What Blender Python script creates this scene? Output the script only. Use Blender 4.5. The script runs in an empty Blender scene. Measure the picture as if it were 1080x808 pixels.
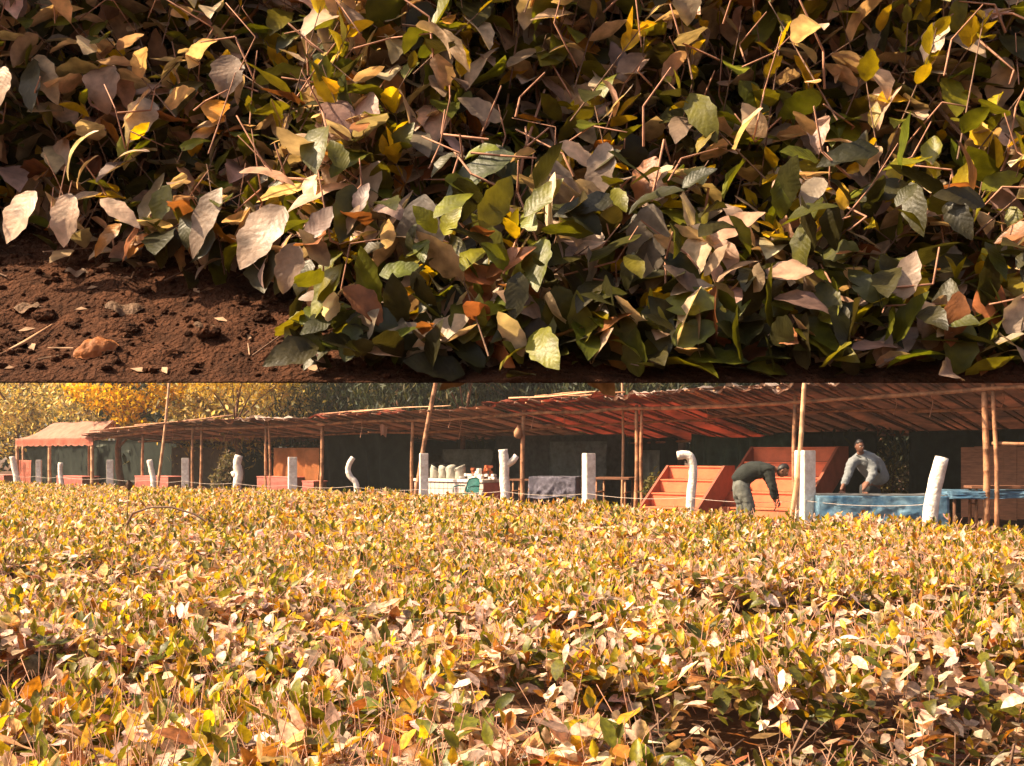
import bpy, bmesh, math, random
import numpy as np
from mathutils import Vector, Matrix, noise

# ------------------------------------------------------------------ camera, sky, sun, exposure
S = bpy.context.scene
COL = S.collection
PI = math.pi
F = 1158.0                      # focal length in pixels of the 1080 px wide photograph
HOR = 479.0                     # row of the eye level
EYE = 1.75
cam_d = bpy.data.cameras.new('camera')
cam = bpy.data.objects.new('camera', cam_d)
COL.objects.link(cam)
cam.location = (0, 0, EYE)
cam.rotation_euler = (PI / 2, 0, 0)
cam_d.sensor_width = 36.0
cam_d.lens = 36.0 * F / 1080.0
cam_d.shift_y = (HOR - 404.0) / 1080.0
cam_d.clip_start = 0.05
cam_d.clip_end = 2000
S.camera = cam

SUN_TO = Vector((-0.92, -0.16, 0.98)).normalized()
world = bpy.data.worlds.new('World')
S.world = world
world.use_nodes = True
wn = world.node_tree
sky = wn.nodes.new('ShaderNodeTexSky')
sky.sky_type = 'NISHITA'
sky.sun_disc = False
sky.sun_elevation = math.asin(SUN_TO.z)
sky.sun_rotation = math.atan2(SUN_TO.x, SUN_TO.y)
sky.dust_density = 7.0
sky.ozone_density = 0.5
sky.air_density = 1.0
wn.links.new(sky.outputs[0], wn.nodes['Background'].inputs[0])
wn.nodes['Background'].inputs[1].default_value = 0.07
sun_d = bpy.data.lights.new('sun', 'SUN')
sun_d.energy = 5.0
sun_d.angle = math.radians(0.5)
sun_d.color = (1.0, 0.775, 0.51)
sun = bpy.data.objects.new('sun', sun_d)
COL.objects.link(sun)
sun.rotation_euler = SUN_TO.to_track_quat('Z', 'Y').to_euler()
S.view_settings.view_transform = 'Standard'
S.view_settings.look = 'None'
S.view_settings.exposure = 1.52
S.view_settings.gamma = 1.0

rng = np.random.default_rng(7)
random.seed(7)

# ------------------------------------------------------------------ helpers
def at(px, py, d):
    return Vector(((px - 540.0) / F * d, d, EYE + (HOR - py) / F * d))

SU = Vector((0.751, -0.661, 0.0)).normalized()     # along the row of stalls, to the right and nearer
SN = Vector((0.661, 0.751, 0.0)).normalized()      # into the stalls
SANG = math.atan2(SU.y, SU.x)
def d_shed(px):
    return 28.0 / (1.0 + 0.88 * (px - 540.0) / F)
def d_fence(px):
    return 24.5 / (1.0 + 0.95 * (px - 540.0) / F)
def shed(px, s=0.0, z=0.0):
    t = (px - 540.0) / F
    x = (t * (28.0 + SN.y * s) - SN.x * s) / (1 + 0.88 * t)      # foot on the front line of the stalls
    p = Vector((x, 28.0 - 0.88 * x, 0)) + SN * s
    p.z = z
    return p
def smooth(a, b, x):
    t = min(1.0, max(0.0, (x - a) / (b - a)))
    return t * t * (3 - 2 * t)
def ground_z(x, y):
    q = y + 0.95 * x
    return 0.30 * smooth(10, 23.5, q) + 0.02 * math.sin(x * 0.7) * math.cos(y * 0.5)

def link(o, parent=None):
    COL.objects.link(o)
    if parent is not None:
        o.parent = parent
    return o
def tag(o, label=None, cat=None, group=None, kind=None):
    if label: o['label'] = label
    if cat: o['category'] = cat
    if group: o['group'] = group
    if kind: o['kind'] = kind
    return o
def thing(name, label, cat, loc=(0, 0, 0), rz=0.0, group=None):
    o = bpy.data.objects.new(name, None)
    o.empty_display_size = 0.2
    o.location = loc
    o.rotation_euler = (0, 0, rz)
    link(o)
    return tag(o, label, cat, group)
def obj(name, bm, m, parent=None, smooth_shade=False, world_space=False):
    me = bpy.data.meshes.new(name)
    bmesh.ops.recalc_face_normals(bm, faces=bm.faces)
    bm.to_mesh(me); bm.free()
    ms = m if isinstance(m, (list, tuple)) else [m]
    for k in ms: me.materials.append(k)
    if smooth_shade:
        me.polygons.foreach_set('use_smooth', [True] * len(me.polygons))
    o = bpy.data.objects.new(name, me)
    link(o, parent)
    if parent is not None and world_space:
        o.matrix_parent_inverse = (Matrix.Translation(parent.location) @ parent.rotation_euler.to_matrix().to_4x4()).inverted()
    return o

# ------------------------------------------------------------------ materials
def mat(name, col, rough=0.8, spec=0.3, var=0.25, scale=6.0, bump=0.0, col2=None, trans=0.0, sheen=0.0, stretch=None, bscale=None):
    m = bpy.data.materials.new(name); m.use_nodes = True
    nt = m.node_tree; n = nt.nodes; l = nt.links
    b = n['Principled BSDF']
    b.inputs['Roughness'].default_value = rough
    b.inputs['Specular IOR Level'].default_value = spec
    tc = n.new('ShaderNodeTexCoord')
    src = tc.outputs['Object']
    if stretch:
        mp = n.new('ShaderNodeMapping'); mp.inputs['Scale'].default_value = stretch
        l.new(src, mp.inputs[0]); src = mp.outputs[0]
    nz = n.new('ShaderNodeTexNoise'); nz.inputs['Scale'].default_value = scale
    nz.inputs['Detail'].default_value = 6; nz.inputs['Roughness'].default_value = 0.62
    l.new(src, nz.inputs['Vector'])
    cr = n.new('ShaderNodeValToRGB')
    c2 = col2 if col2 else tuple(c * (1 - var) for c in col)
    cr.color_ramp.elements[0].position = 0.34; cr.color_ramp.elements[0].color = (*c2, 1)
    cr.color_ramp.elements[1].position = 0.66; cr.color_ramp.elements[1].color = (*[min(1, c * (1 + var * 0.4)) for c in col], 1)
    l.new(nz.outputs[0], cr.inputs[0])
    l.new(cr.outputs[0], b.inputs['Base Color'])
    if bump:
        nb = n.new('ShaderNodeTexNoise'); nb.inputs['Scale'].default_value = bscale or scale * 5
        nb.inputs['Detail'].default_value = 5
        l.new(src, nb.inputs['Vector'])
        bp = n.new('ShaderNodeBump'); bp.inputs['Strength'].default_value = bump; bp.inputs['Distance'].default_value = 0.02
        l.new(nb.outputs[0], bp.inputs['Height']); l.new(bp.outputs[0], b.inputs['Normal'])
    if trans:
        tr = n.new('ShaderNodeBsdfTranslucent'); l.new(cr.outputs[0], tr.inputs[0])
        mx = n.new('ShaderNodeMixShader'); mx.inputs[0].default_value = trans
        l.new(b.outputs[0], mx.inputs[1]); l.new(tr.outputs[0], mx.inputs[2])
        l.new(mx.outputs[0], n['Material Output'].inputs['Surface'])
    return m

def leaf_mat(name, rough=0.42, spec=0.5, trans=0.35, veins=True, boost=(1.25, 1.15, 0.6)):
    m = bpy.data.materials.new(name); m.use_nodes = True
    nt = m.node_tree; n = nt.nodes; l = nt.links
    b = n['Principled BSDF']
    b.inputs['Roughness'].default_value = rough
    b.inputs['Specular IOR Level'].default_value = spec
    at_ = n.new('ShaderNodeAttribute'); at_.attribute_name = 'Col'
    colr = at_.outputs['Color']
    if veins:
        uv = n.new('ShaderNodeUVMap'); uv.uv_map = 'UVMap'
        sp = n.new('ShaderNodeSeparateXYZ'); l.new(uv.outputs[0], sp.inputs[0])
        ab = n.new('ShaderNodeMath'); ab.operation = 'ABSOLUTE'
        su = n.new('ShaderNodeMath'); su.operation = 'SUBTRACT'; su.inputs[1].default_value = 0.5
        l.new(sp.outputs[0], su.inputs[0]); l.new(su.outputs[0], ab.inputs[0])
        m1 = n.new('ShaderNodeMath'); m1.operation = 'MULTIPLY'; m1.inputs[1].default_value = 58
        l.new(sp.outputs[1], m1.inputs[0])
        m2 = n.new('ShaderNodeMath'); m2.operation = 'MULTIPLY_ADD'; m2.inputs[1].default_value = -26
        l.new(ab.outputs[0], m2.inputs[0]); l.new(m1.outputs[0], m2.inputs[2])
        sn = n.new('ShaderNodeMath'); sn.operation = 'SINE'; l.new(m2.outputs[0], sn.inputs[0])
        mr = n.new('ShaderNodeMath'); mr.operation = 'LESS_THAN'; mr.inputs[1].default_value = 0.035
        l.new(ab.outputs[0], mr.inputs[0])
        ad = n.new('ShaderNodeMath'); ad.operation = 'MULTIPLY_ADD'; ad.inputs[1].default_value = -2.0
        l.new(mr.outputs[0], ad.inputs[0]); l.new(sn.outputs[0], ad.inputs[2])
        bp = n.new('ShaderNodeBump'); bp.inputs['Strength'].default_value = 0.14; bp.inputs['Distance'].default_value = 0.0005
        l.new(ad.outputs[0], bp.inputs['Height'])
        tc2 = n.new('ShaderNodeTexCoord'); nb2 = n.new('ShaderNodeTexNoise'); nb2.inputs['Scale'].default_value = 90; nb2.inputs['Detail'].default_value = 3
        l.new(tc2.outputs['Object'], nb2.inputs['Vector'])
        bp2 = n.new('ShaderNodeBump'); bp2.inputs['Strength'].default_value = 0.45; bp2.inputs['Distance'].default_value = 0.003
        l.new(nb2.outputs[0], bp2.inputs['Height']); l.new(bp.outputs[0], bp2.inputs['Normal']); l.new(bp2.outputs[0], b.inputs['Normal'])
        nz = n.new('ShaderNodeTexNoise'); nz.inputs['Scale'].default_value = 45; nz.inputs['Detail'].default_value = 4
        tc = n.new('ShaderNodeTexCoord'); l.new(tc.outputs['Object'], nz.inputs['Vector'])
        mm = n.new('ShaderNodeMapRange'); mm.inputs[3].default_value = 0.5; mm.inputs[4].default_value = 1.35
        mm.inputs[1].default_value = 0.3; mm.inputs[2].default_value = 0.7
        l.new(nz.outputs[0], mm.inputs[0])
        vx = n.new('ShaderNodeVectorMath'); vx.operation = 'SCALE'
        l.new(colr, vx.inputs[0]); l.new(mm.outputs[0], vx.inputs['Scale'])
        colr = vx.outputs[0]
    l.new(colr, b.inputs['Base Color'])
    tr = n.new('ShaderNodeBsdfTranslucent')
    vm = n.new('ShaderNodeVectorMath'); vm.operation = 'MULTIPLY'; vm.inputs[1].default_value = boost
    l.new(colr, vm.inputs[0]); l.new(vm.outputs[0], tr.inputs[0])
    mx = n.new('ShaderNodeMixShader'); mx.inputs[0].default_value = trans
    l.new(b.outputs[0], mx.inputs[1]); l.new(tr.outputs[0], mx.inputs[2])
    l.new(mx.outputs[0], n['Material Output'].inputs['Surface'])
    return m

M = {}
M['leaf'] = leaf_mat('tea_leaf', rough=0.46, spec=0.4)
M['leaf_field'] = leaf_mat('tea_leaf_field', rough=0.45, spec=0.45, trans=0.42)
M['leaf_far'] = leaf_mat('far_leaf', rough=0.6, spec=0.25, trans=0.35, veins=False)
M['twig'] = mat('twig_bark', (0.40, 0.20, 0.125), var=0.4, scale=40)
M['twig_dark'] = mat('dark_twig_bark', (0.17, 0.095, 0.06), var=0.4, scale=40, bump=0.3)
M['soil'] = mat('red_soil', (0.075, 0.030, 0.015), rough=0.95, spec=0.1, var=0.6, scale=22, bump=1.0, bscale=120)
M['ground'] = mat('field_soil', (0.10, 0.05, 0.028), rough=0.95, spec=0.1, var=0.45, scale=2.5, bump=0.6, bscale=30)
M['bamboo'] = mat('bamboo', (0.40, 0.19, 0.095), rough=0.65, var=0.7, scale=4, bump=0.4)
M['bamboo_pale'] = mat('pale_bamboo', (0.55, 0.31, 0.17), rough=0.55, var=0.4, scale=5)
M['pole_dark'] = mat('weathered_pole', (0.20, 0.095, 0.055), rough=0.8, var=0.5, scale=6)
M['white'] = mat('whitewash', (0.80, 0.74, 0.67), rough=0.9, var=0.22, scale=7, col2=(0.55, 0.46, 0.38), bump=0.9, bscale=22)
M['roof_brown'] = mat('brown_roof_sheet', (0.22, 0.095, 0.055), rough=0.85, var=0.75, scale=1.6, trans=0.12)
M['roof_red'] = mat('red_tarpaulin', (0.40, 0.095, 0.05), rough=0.7, var=0.7, scale=1.6, trans=0.14)
M['roof_edge'] = mat('pale_roof_sheet', (0.55, 0.43, 0.36), rough=0.7, var=0.4, scale=3)
M['roof_grey'] = mat('grey_roof_sheet', (0.30, 0.24, 0.21), rough=0.7, var=0.4, scale=3)
M['canvas'] = mat('sun_bleached_canvas', (0.60, 0.36, 0.27), rough=0.85, var=0.25, scale=3, trans=0.25)
M['valance'] = mat('red_valance', (0.64, 0.23, 0.155), rough=0.8, var=0.25, scale=3, trans=0.25)
M['pink'] = mat('pink_cloth', (0.58, 0.19, 0.15), rough=0.85, var=0.25, scale=4)
M['orange'] = mat('orange_cloth', (0.52, 0.20, 0.07), rough=0.85, var=0.25, scale=3, trans=0.2)
M['red'] = mat('red_paint', (0.60, 0.15, 0.065), rough=0.7, var=0.3, scale=3, col2=(0.46, 0.12, 0.055), bump=0.25)
M['red_shaded'] = mat('shaded_red_paint', (0.27, 0.075, 0.04), rough=0.6, var=0.3, scale=4)  # copy of the red paint with the shade on the stand's sides put in
M['green_tarp'] = mat('green_tarpaulin', (0.06, 0.12, 0.085), rough=0.6, var=0.4, scale=3)
M['dark_net'] = mat('dark_shade_net', (0.030, 0.040, 0.032), rough=0.9, var=0.4, scale=3)
M['grey_tarp'] = mat('grey_tarpaulin', (0.20, 0.22, 0.19), rough=0.7, var=0.4, scale=3)
M['blue'] = mat('blue_tarpaulin', (0.22, 0.37, 0.48), rough=0.35, spec=0.6, var=0.5, scale=4, col2=(0.05, 0.15, 0.28), bump=1.0, bscale=7)
M['blue_top'] = mat('faded_blue_tarpaulin', (0.22, 0.22, 0.22), rough=0.6, var=0.5, scale=6)
M['purple'] = mat('lilac_cloth', (0.25, 0.23, 0.29), rough=0.8, var=0.4, scale=5, bump=0.4)
M['wood'] = mat('brown_board', (0.20, 0.085, 0.045), rough=0.75, var=0.4, scale=5, stretch=(1, 1, 6))
M['tile'] = mat('pale_tile', (0.62, 0.50, 0.44), rough=0.6, var=0.2, scale=12)
M['sack'] = mat('grey_sack', (0.38, 0.36, 0.31), rough=0.9, var=0.3, scale=9)
M['packet_white'] = mat('white_packet', (0.72, 0.66, 0.60), rough=0.5, var=0.2, scale=9)
M['packet_red'] = mat('rust_packet', (0.42, 0.12, 0.05), rough=0.5, var=0.2, scale=9)
M['teal'] = mat('teal_plastic', (0.03, 0.17, 0.15), rough=0.4, spec=0.5, var=0.1)
M['wire'] = mat('pale_wire', (0.50, 0.40, 0.33), rough=0.6, var=0.2)
M['skin'] = mat('brown_skin', (0.17, 0.075, 0.045), rough=0.55, var=0.12, scale=12)
M['hair'] = mat('black_hair', (0.012, 0.009, 0.008), rough=0.5, var=0.2, scale=60)
M['shirt_green'] = mat('dark_green_jumper', (0.018, 0.021, 0.018), rough=0.9, var=0.25, scale=10, bump=0.4)
M['trousers'] = mat('grey_green_trousers', (0.12, 0.125, 0.11), rough=0.9, var=0.2, scale=8, bump=0.4)
M['shirt_grey'] = mat('pale_grey_shirt', (0.17, 0.18, 0.185), rough=0.9, var=0.2, scale=8, bump=0.5)
M['dark_cloth'] = mat('dark_cloth', (0.03, 0.03, 0.03), rough=0.9, var=0.2)
M['eye'] = mat('eye_white', (0.6, 0.55, 0.5), rough=0.3, var=0.05)
M['dead'] = mat('dead_leaf', (0.52, 0.20, 0.07), rough=0.6, var=0.3, scale=25, bump=0.4, bscale=60)

# ------------------------------------------------------------------ mesh builders
def tube(bm, pts, radii, sides=8, cap=True):
    pts = [Vector(p) for p in pts]
    rings = []
    n = len(pts)
    ref = Vector((0.31, 0.77, 0.55)).normalized()
    for i, p in enumerate(pts):
        t = (pts[min(i + 1, n - 1)] - pts[max(i - 1, 0)]).normalized()
        a = t.cross(ref)
        if a.length < 0.1: a = t.cross(Vector((1, 0, 0)))
        a.normalize(); b = t.cross(a)
        r = radii[i] if isinstance(radii, (list, tuple)) else radii
        rings.append([bm.verts.new(p + (a * math.cos(2 * PI * k / sides) + b * math.sin(2 * PI * k / sides)) * r) for k in range(sides)])
    for i in range(n - 1):
        for k in range(sides):
            bm.faces.new((rings[i][k], rings[i][(k + 1) % sides], rings[i + 1][(k + 1) % sides], rings[i + 1][k]))
    if cap:
        bm.faces.new(rings[0][::-1]); bm.faces.new(rings[-1])
    return bm
def bamboo(bm, a, b, r=0.04, sides=8, bend=0.03, step=0.38):
    a = Vector(a); b = Vector(b)
    L = (b - a).length
    n = max(2, int(L / step))
    ax = (b - a).normalized()
    side = ax.cross(Vector((0.3, 0.5, 0.8))).normalized()
    ph = random.uniform(0, 6.28)
    pts, rad = [], []
    def c(t):
        return a.lerp(b, t) + side * bend * math.sin(PI * t * 1.0 + 0.4 * math.sin(ph)) * (1 if ph > 3 else -1) * (4 * t * (1 - t))
    for i in range(n + 1):
        t = i / n
        rr = r * (1.05 - 0.22 * t)
        if 0 < i < n:
            e = 0.012 / L
            pts += [c(t - e), c(t), c(t + e)]; rad += [rr, rr * 1.08, rr]
        else:
            pts.append(c(t)); rad.append(rr)
    return tube(bm, pts, rad, sides)
def box(bm, c, s, rz=0.0, bev=0.0, rot=None):
    m = Matrix.Translation(c) @ (rot.to_4x4() if rot is not None else Matrix.Rotation(rz, 4, 'Z')) @ Matrix.Diagonal((s[0], s[1], s[2], 1))
    g = bmesh.ops.create_cube(bm, size=1.0, matrix=m)
    if bev:
        es = list({e for v in g['verts'] for e in v.link_edges})
        bmesh.ops.bevel(bm, geom=es, offset=bev, segments=2, affect='EDGES')
    return bm
def sheet(bm, fn, nu, nv, thick=0.0):
    V = [[bm.verts.new(fn(i / nu, j / nv)) for j in range(nv + 1)] for i in range(nu + 1)]
    fs = []
    for i in range(nu):
        for j in range(nv):
            fs.append(bm.faces.new((V[i][j], V[i + 1][j], V[i + 1][j + 1], V[i][j + 1])))
    if thick:
        bmesh.ops.solidify(bm, geom=fs, thickness=thick)
    return bm
def nz(x, y=0.0, z=0.0):
    return noise.noise(Vector((x, y, z)))

# ---- leaf clouds as arrays
class Cloud:
    """collects leaves and twigs as numpy arrays and links them as one mesh"""
    def __init__(self):
        self.v = []; self.f = []; self.c = []; self.uv = []; self.mi = []; self.n = 0
    def add(self, v, f, c, uv, mi):
        self.v.append(v); self.f.append(f + self.n); self.c.append(c); self.uv.append(uv)
        self.mi.append(np.full(len(f), mi, dtype=np.int32)); self.n += len(v)
    def leaves(self, pos, axis, nrm, L, W, curl, fold, col, rows=6, mi=0):
        N = len(pos)
        if N == 0: return
        axis = axis / np.linalg.norm(axis, axis=1, keepdims=True)
        side = np.cross(axis, nrm)
        side /= (np.linalg.norm(side, axis=1, keepdims=True) + 1e-9)
        up = np.cross(side, axis)
        t = np.linspace(0, 1, rows)
        if rows >= 5:
            prof = np.sin(PI * np.clip(t, 0, 1) ** 0.80) ** 0.80
            prof[0] = 0.06; prof[-1] = 0.03
        elif rows == 4:
            prof = np.array([0.08, 0.95, 0.8, 0.04])
        else:
            prof = np.array([0.10, 1.0, 0.06])
        k = curl[:, None]
        k = np.where(np.abs(k) < 0.02, 0.02, k)
        al = np.sin(k * t) / k * L[:, None]
        dr = -(1 - np.cos(k * t)) / k * L[:, None]
        cx = axis[:, None, :] * al[:, :, None] + up[:, None, :] * dr[:, :, None] + pos[:, None, :]   # N,rows,3
        # local up after curl
        lu = up[:, None, :] * np.cos(k * t)[:, :, None] + axis[:, None, :] * np.sin(k * t)[:, :, None]
        w = W[:, None] * 0.5 * prof[None, :]
        if rows >= 5:
            w = w * (1 + 0.10 * np.sin(t[None, :] * 23 + pos[:, :1] * 900))
        cols = np.array([-1.0, 0.0, 1.0])
        fo = np.abs(cols)[None, None, :] * w[:, :, None] * np.tan(fold)[:, None, None]
        if rows >= 5:
            wav = 0.10 * np.sin(t[None, :, None] * 9 + cols[None, None, :] * 1.7 + pos[:, 1][:, None, None] * 700) * w[:, :, None] * np.abs(cols)[None, None, :]
            fo = fo + wav
        v = cx[:, :, None, :] + side[:, None, None, :] * (w[:, :, None] * cols[None, None, :])[..., None] + lu[:, :, None, :] * fo[..., None]
        v = v.reshape(-1, 3)
        base = []
        for i in range(rows - 1):
            for j in range(2):
                a = i * 3 + j
                base.append((a, a + 1, a + 4, a + 3))
        base = np.array(base, dtype=np.int64)
        f = (np.arange(N)[:, None, None] * (rows * 3) + base[None]).reshape(-1, 4)
        c = np.repeat(col, rows * 3, axis=0)
        uu = np.tile(np.stack(np.meshgrid(t, (cols + 1) / 2, indexing='ij'), -1).reshape(-1, 2)[:, ::-1], (N, 1))
        self.add(v, f, c, uu, mi)
    def twigs(self, a, b, r0, r1, col=None, mi=1, sides=4):
        N = len(a)
        if N == 0: return
        t = b - a; t = t / (np.linalg.norm(t, axis=1, keepdims=True) + 1e-9)
        ref = np.tile(np.array([[0.3, 0.77, 0.2]]), (N, 1))
        s = np.cross(t, ref); s /= (np.linalg.norm(s, axis=1, keepdims=True) + 1e-9)
        q = np.cross(t, s)
        ang = np.arange(sides) * 2 * PI / sides
        ring = s[:, None, :] * np.cos(ang)[None, :, None] + q[:, None, :] * np.sin(ang)[None, :, None]
        v = np.concatenate([a[:, None, :] + ring * r0[:, None, None], b[:, None, :] + ring * r1[:, None, None]], axis=1).reshape(-1, 3)
        base = np.array([(k, (k + 1) % sides, sides + (k + 1) % sides, sides + k) for k in range(sides)] + ([(4, 5, 6, 7)] if sides == 4 else []))
        f = (np.arange(N)[:, None, None] * (2 * sides) + base[None]).reshape(-1, 4)
        c = np.full((len(v), 4), 0.3)
        self.add(v, f, c, np.zeros((len(v), 2)), mi)
    def build(self, name, mats, parent=None, offset=None):
        v = np.concatenate(self.v); f = np.concatenate(self.f); c = np.concatenate(self.c); uv = np.concatenate(self.uv); mi = np.concatenate(self.mi)
        if offset is not None: v = v - np.array(offset)[None]
        me = bpy.data.meshes.new(name)
        me.vertices.add(len(v)); me.vertices.foreach_set('co', v.astype(np.float32).ravel())
        me.loops.add(len(f) * 4); me.loops.foreach_set('vertex_index', f.astype(np.int32).ravel())
        me.polygons.add(len(f)); me.polygons.foreach_set('loop_start', (np.arange(len(f)) * 4).astype(np.int32))
        me.polygons.foreach_set('use_smooth', np.ones(len(f), dtype=bool))
        for k in mats: me.materials.append(k)
        me.polygons.foreach_set('material_index', mi)
        ca = me.attributes.new('Col', 'FLOAT_COLOR', 'POINT')
        ca.data.foreach_set('color', c.astype(np.float32).ravel())
        ul = me.uv_layers.new(name='UVMap')
        ul.data.foreach_set('uv', uv[f.ravel()].astype(np.float32).ravel())
        me.update(calc_edges=True); me.validate()
        o = bpy.data.objects.new(name, me)
        return link(o, parent)

def palette(cols, probs, n, jit=0.22):
    cols = np.array(cols); probs = np.array(probs) / np.sum(probs)
    k = rng.choice(len(cols), size=n, p=probs)
    c = cols[k] * (1 + jit * rng.standard_normal((n, 1))) * (1 + 0.06 * rng.standard_normal((n, 3)))
    c = np.clip(c, 0.004, 0.9)
    return np.concatenate([c, np.ones((n, 1))], axis=1)
def unit(v):
    return v / (np.linalg.norm(v, axis=1, keepdims=True) + 1e-9)

CREAM_GLOSS = (0.58, 0.42, 0.31); BEIGE = (0.46, 0.32, 0.22); GREYB = (0.27, 0.195, 0.145)  # cream and beige put the sun's gloss on living leaves into their colour
YEL = (0.56, 0.33, 0.015); OLIVE = (0.13, 0.125, 0.008); GREEN = (0.075, 0.078, 0.004); ORANGE = (0.42, 0.17, 0.02); RUST = (0.27, 0.10, 0.035)
DARK = (0.038, 0.034, 0.008)

def shoots(cl, base, dirv, length, K, Lr, pal_old, pal_new, p_old, rows=6, droop=0.25, twig_r=0.0016, spread=1.0, new_n=3, cull=None, mi=0, tmi=1, keep=None):
    """shoots with spirally set leaves; the top new_n leaves are young and upright. keep: list collecting leaf records"""
    N = len(base)
    dirv = unit(dirv)
    ref = np.tile(np.array([[0.21, 0.4, 0.1]]), (N, 1))
    s = unit(np.cross(dirv, ref)); q = np.cross(dirv, s)
    tip = base + dirv * length[:, None]
    cl.twigs(base, tip, np.full(N, twig_r * 1.4), np.full(N, twig_r * 0.7), mi=tmi, sides=3 if rows < 5 else 4)
    ph0 = rng.uniform(0, 2 * PI, N)
    P, A, NR, LL, WW, CU, FO, CC = [], [], [], [], [], [], [], []
    for k in range(K):
        young = k >= K - new_n
        t = 0.12 + 0.88 * (k + 0.5) / K + rng.uniform(-0.05, 0.05, N)
        t = np.clip(t, 0, 1)
        ph = ph0 + k * 2.39996 + rng.uniform(-0.4, 0.4, N)
        rad = s * np.cos(ph)[:, None] + q * np.sin(ph)[:, None]
        p = base + dirv * (length * t)[:, None]
        if young:
            ax = rad * rng.uniform(0.35, 0.8, N)[:, None] + dirv * 0.9
            L = rng.uniform(Lr[0] * 0.55, Lr[0] * 1.05, N)
            cu = rng.uniform(-0.3, 0.5, N); fo = rng.uniform(0.25, 0.7, N)
            col = palette(*pal_new, N)
        else:
            ax = rad * spread + dirv * rng.uniform(-0.1, 0.5, N)[:, None] + np.array([[0, 0, -1.0]]) * rng.uniform(-0.15, droop * 2, N)[:, None] + rng.normal(0, 0.2, (N, 3))
            L = rng.uniform(Lr[0], Lr[1], N)
            cu = rng.normal(0.5, 0.6, N); fo = rng.uniform(-0.05, 0.42, N)
            col = palette(*pal_old, N)
        nr = np.array([[0, 0, 1.0]]) + dirv * 0.3 + rng.normal(0, 0.35, (N, 3))
        P.append(p); A.append(ax); NR.append(nr); LL.append(L); WW.append(L * rng.uniform(0.40, 0.62, N)); CU.append(cu); FO.append(fo); CC.append(col)
    P, A, NR, CC = map(np.concatenate, (P, A, NR, CC)); LL, WW, CU, FO = map(np.concatenate, (LL, WW, CU, FO))
    keepm = rng.random(len(P)) < p_old
    if cull is not None: keepm &= ~cull(P + unit(A) * LL[:, None]) & ~cull(P)
    P, A, NR, LL, WW, CU, FO, CC = [a[keepm] for a in (P, A, NR, LL, WW, CU, FO, CC)]
    if keep is not None:
        keep.append((P, A, NR, LL, WW, CU, FO, CC))
    else:
        cl.leaves(P, A, NR, LL, WW, CU, FO, CC, rows=rows, mi=mi)

# ================================================================== THE SETTING
# ---- ground: one sheet to the horizon, rising a little towards the stalls
bm = bmesh.new()
xs = [-400, -150, -80] + list(np.linspace(-50, 40, 61)) + [80, 150, 400]
ys = [-120, -40, -10] + list(np.linspace(-2, 60, 42)) + [90, 160, 500]
V = [[bm.verts.new((x, y, ground_z(x, y))) for y in ys] for x in xs]
for i in range(len(xs) - 1):
    for j in range(len(ys) - 1):
        bm.faces.new((V[i][j], V[i + 1][j], V[i + 1][j + 1], V[i][j + 1]))
g = obj('ground', bm, M['ground'], smooth_shade=True); tag(g, kind='structure')

# ---- the near earth bank: a shelf of red soil held up by earth shoulders at both sides
LIP_D, LIP_Z = 1.50, EYE + (HOR - 404.0) / F * 1.50
def bank_top(d, x):
    if d < 2.0:
        z = LIP_Z + 0.66 * (d - LIP_D)
    else:
        z = LIP_Z + 0.33 + 2.3 * (d - 2.0)  # steep back slope added to keep bright sky out of the bush gaps
    e = min(1.0, max(0.0, (d - LIP_D) / 0.05))
    return z + e * (0.022 * nz(x * 7, d * 7, 3) + 0.012 * nz(x * 22, d * 22, 5) + 0.006 * nz(x * 60, d * 60, 9))
bm = bmesh.new()
bx_ = np.linspace(-2.7, 2.7, 300); bd_ = list(np.linspace(LIP_D, 2.0, 60)) + list(np.linspace(2.02, 2.32, 24))
T = [[bm.verts.new((x, d, bank_top(d, x))) for d in bd_] for x in bx_]
B = [[bm.verts.new((x, d + 0.10, LIP_Z + 0.33 * 0 + (0.66 * (d - LIP_D) if d < 2 else 0.33 + 2.3 * (d - 2.0)) + 0.004)) for d in (LIP_D, 1.8, 2.0, 2.32)] for x in (-2.7, 2.7)]
for i in range(len(bx_) - 1):
    for j in range(len(bd_) - 1):
        bm.faces.new((T[i][j], T[i + 1][j], T[i + 1][j + 1], T[i][j + 1]))
# underside / back, parallel to the top, 10 cm behind
def under(d): return (0.66 * (d - LIP_D) if d < 2 else 0.33 + 2.3 * (d - 2.0)) + LIP_Z
U = [[bm.verts.new((x, d + 0.13, under(d) + (0.012 if d == LIP_D else -0.0))) for d in (LIP_D, 1.75, 2.0, 2.32)] for x in bx_]
for i in range(len(bx_) - 1):
    for j in range(3):
        bm.faces.new((U[i][j], U[i][j + 1], U[i + 1][j + 1], U[i + 1][j]))
    bm.faces.new((T[i][0], U[i][0], U[i + 1][0], T[i + 1][0]))
    bm.faces.new((T[i][-1], T[i + 1][-1], U[i + 1][-1], U[i][-1]))
for sx in (-1, 1):
    x0 = sx * 2.45
    def shoulder(a, h, sx=sx, x0=x0):
        r = 0.55 - 0.30 * h + 0.06 * nz(a * 2, h * 4, sx)
        return (x0 + r * math.cos(a * 2 * PI) * 0.7, 1.93 + r * math.sin(a * 2 * PI) * 0.9 * 1.0, -0.05 + 2.22 * h)
    sheet(bm, shoulder, 20, 12)
bank = obj('earth_bank', bm, M['soil'], smooth_shade=True); tag(bank, kind='structure')

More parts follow.
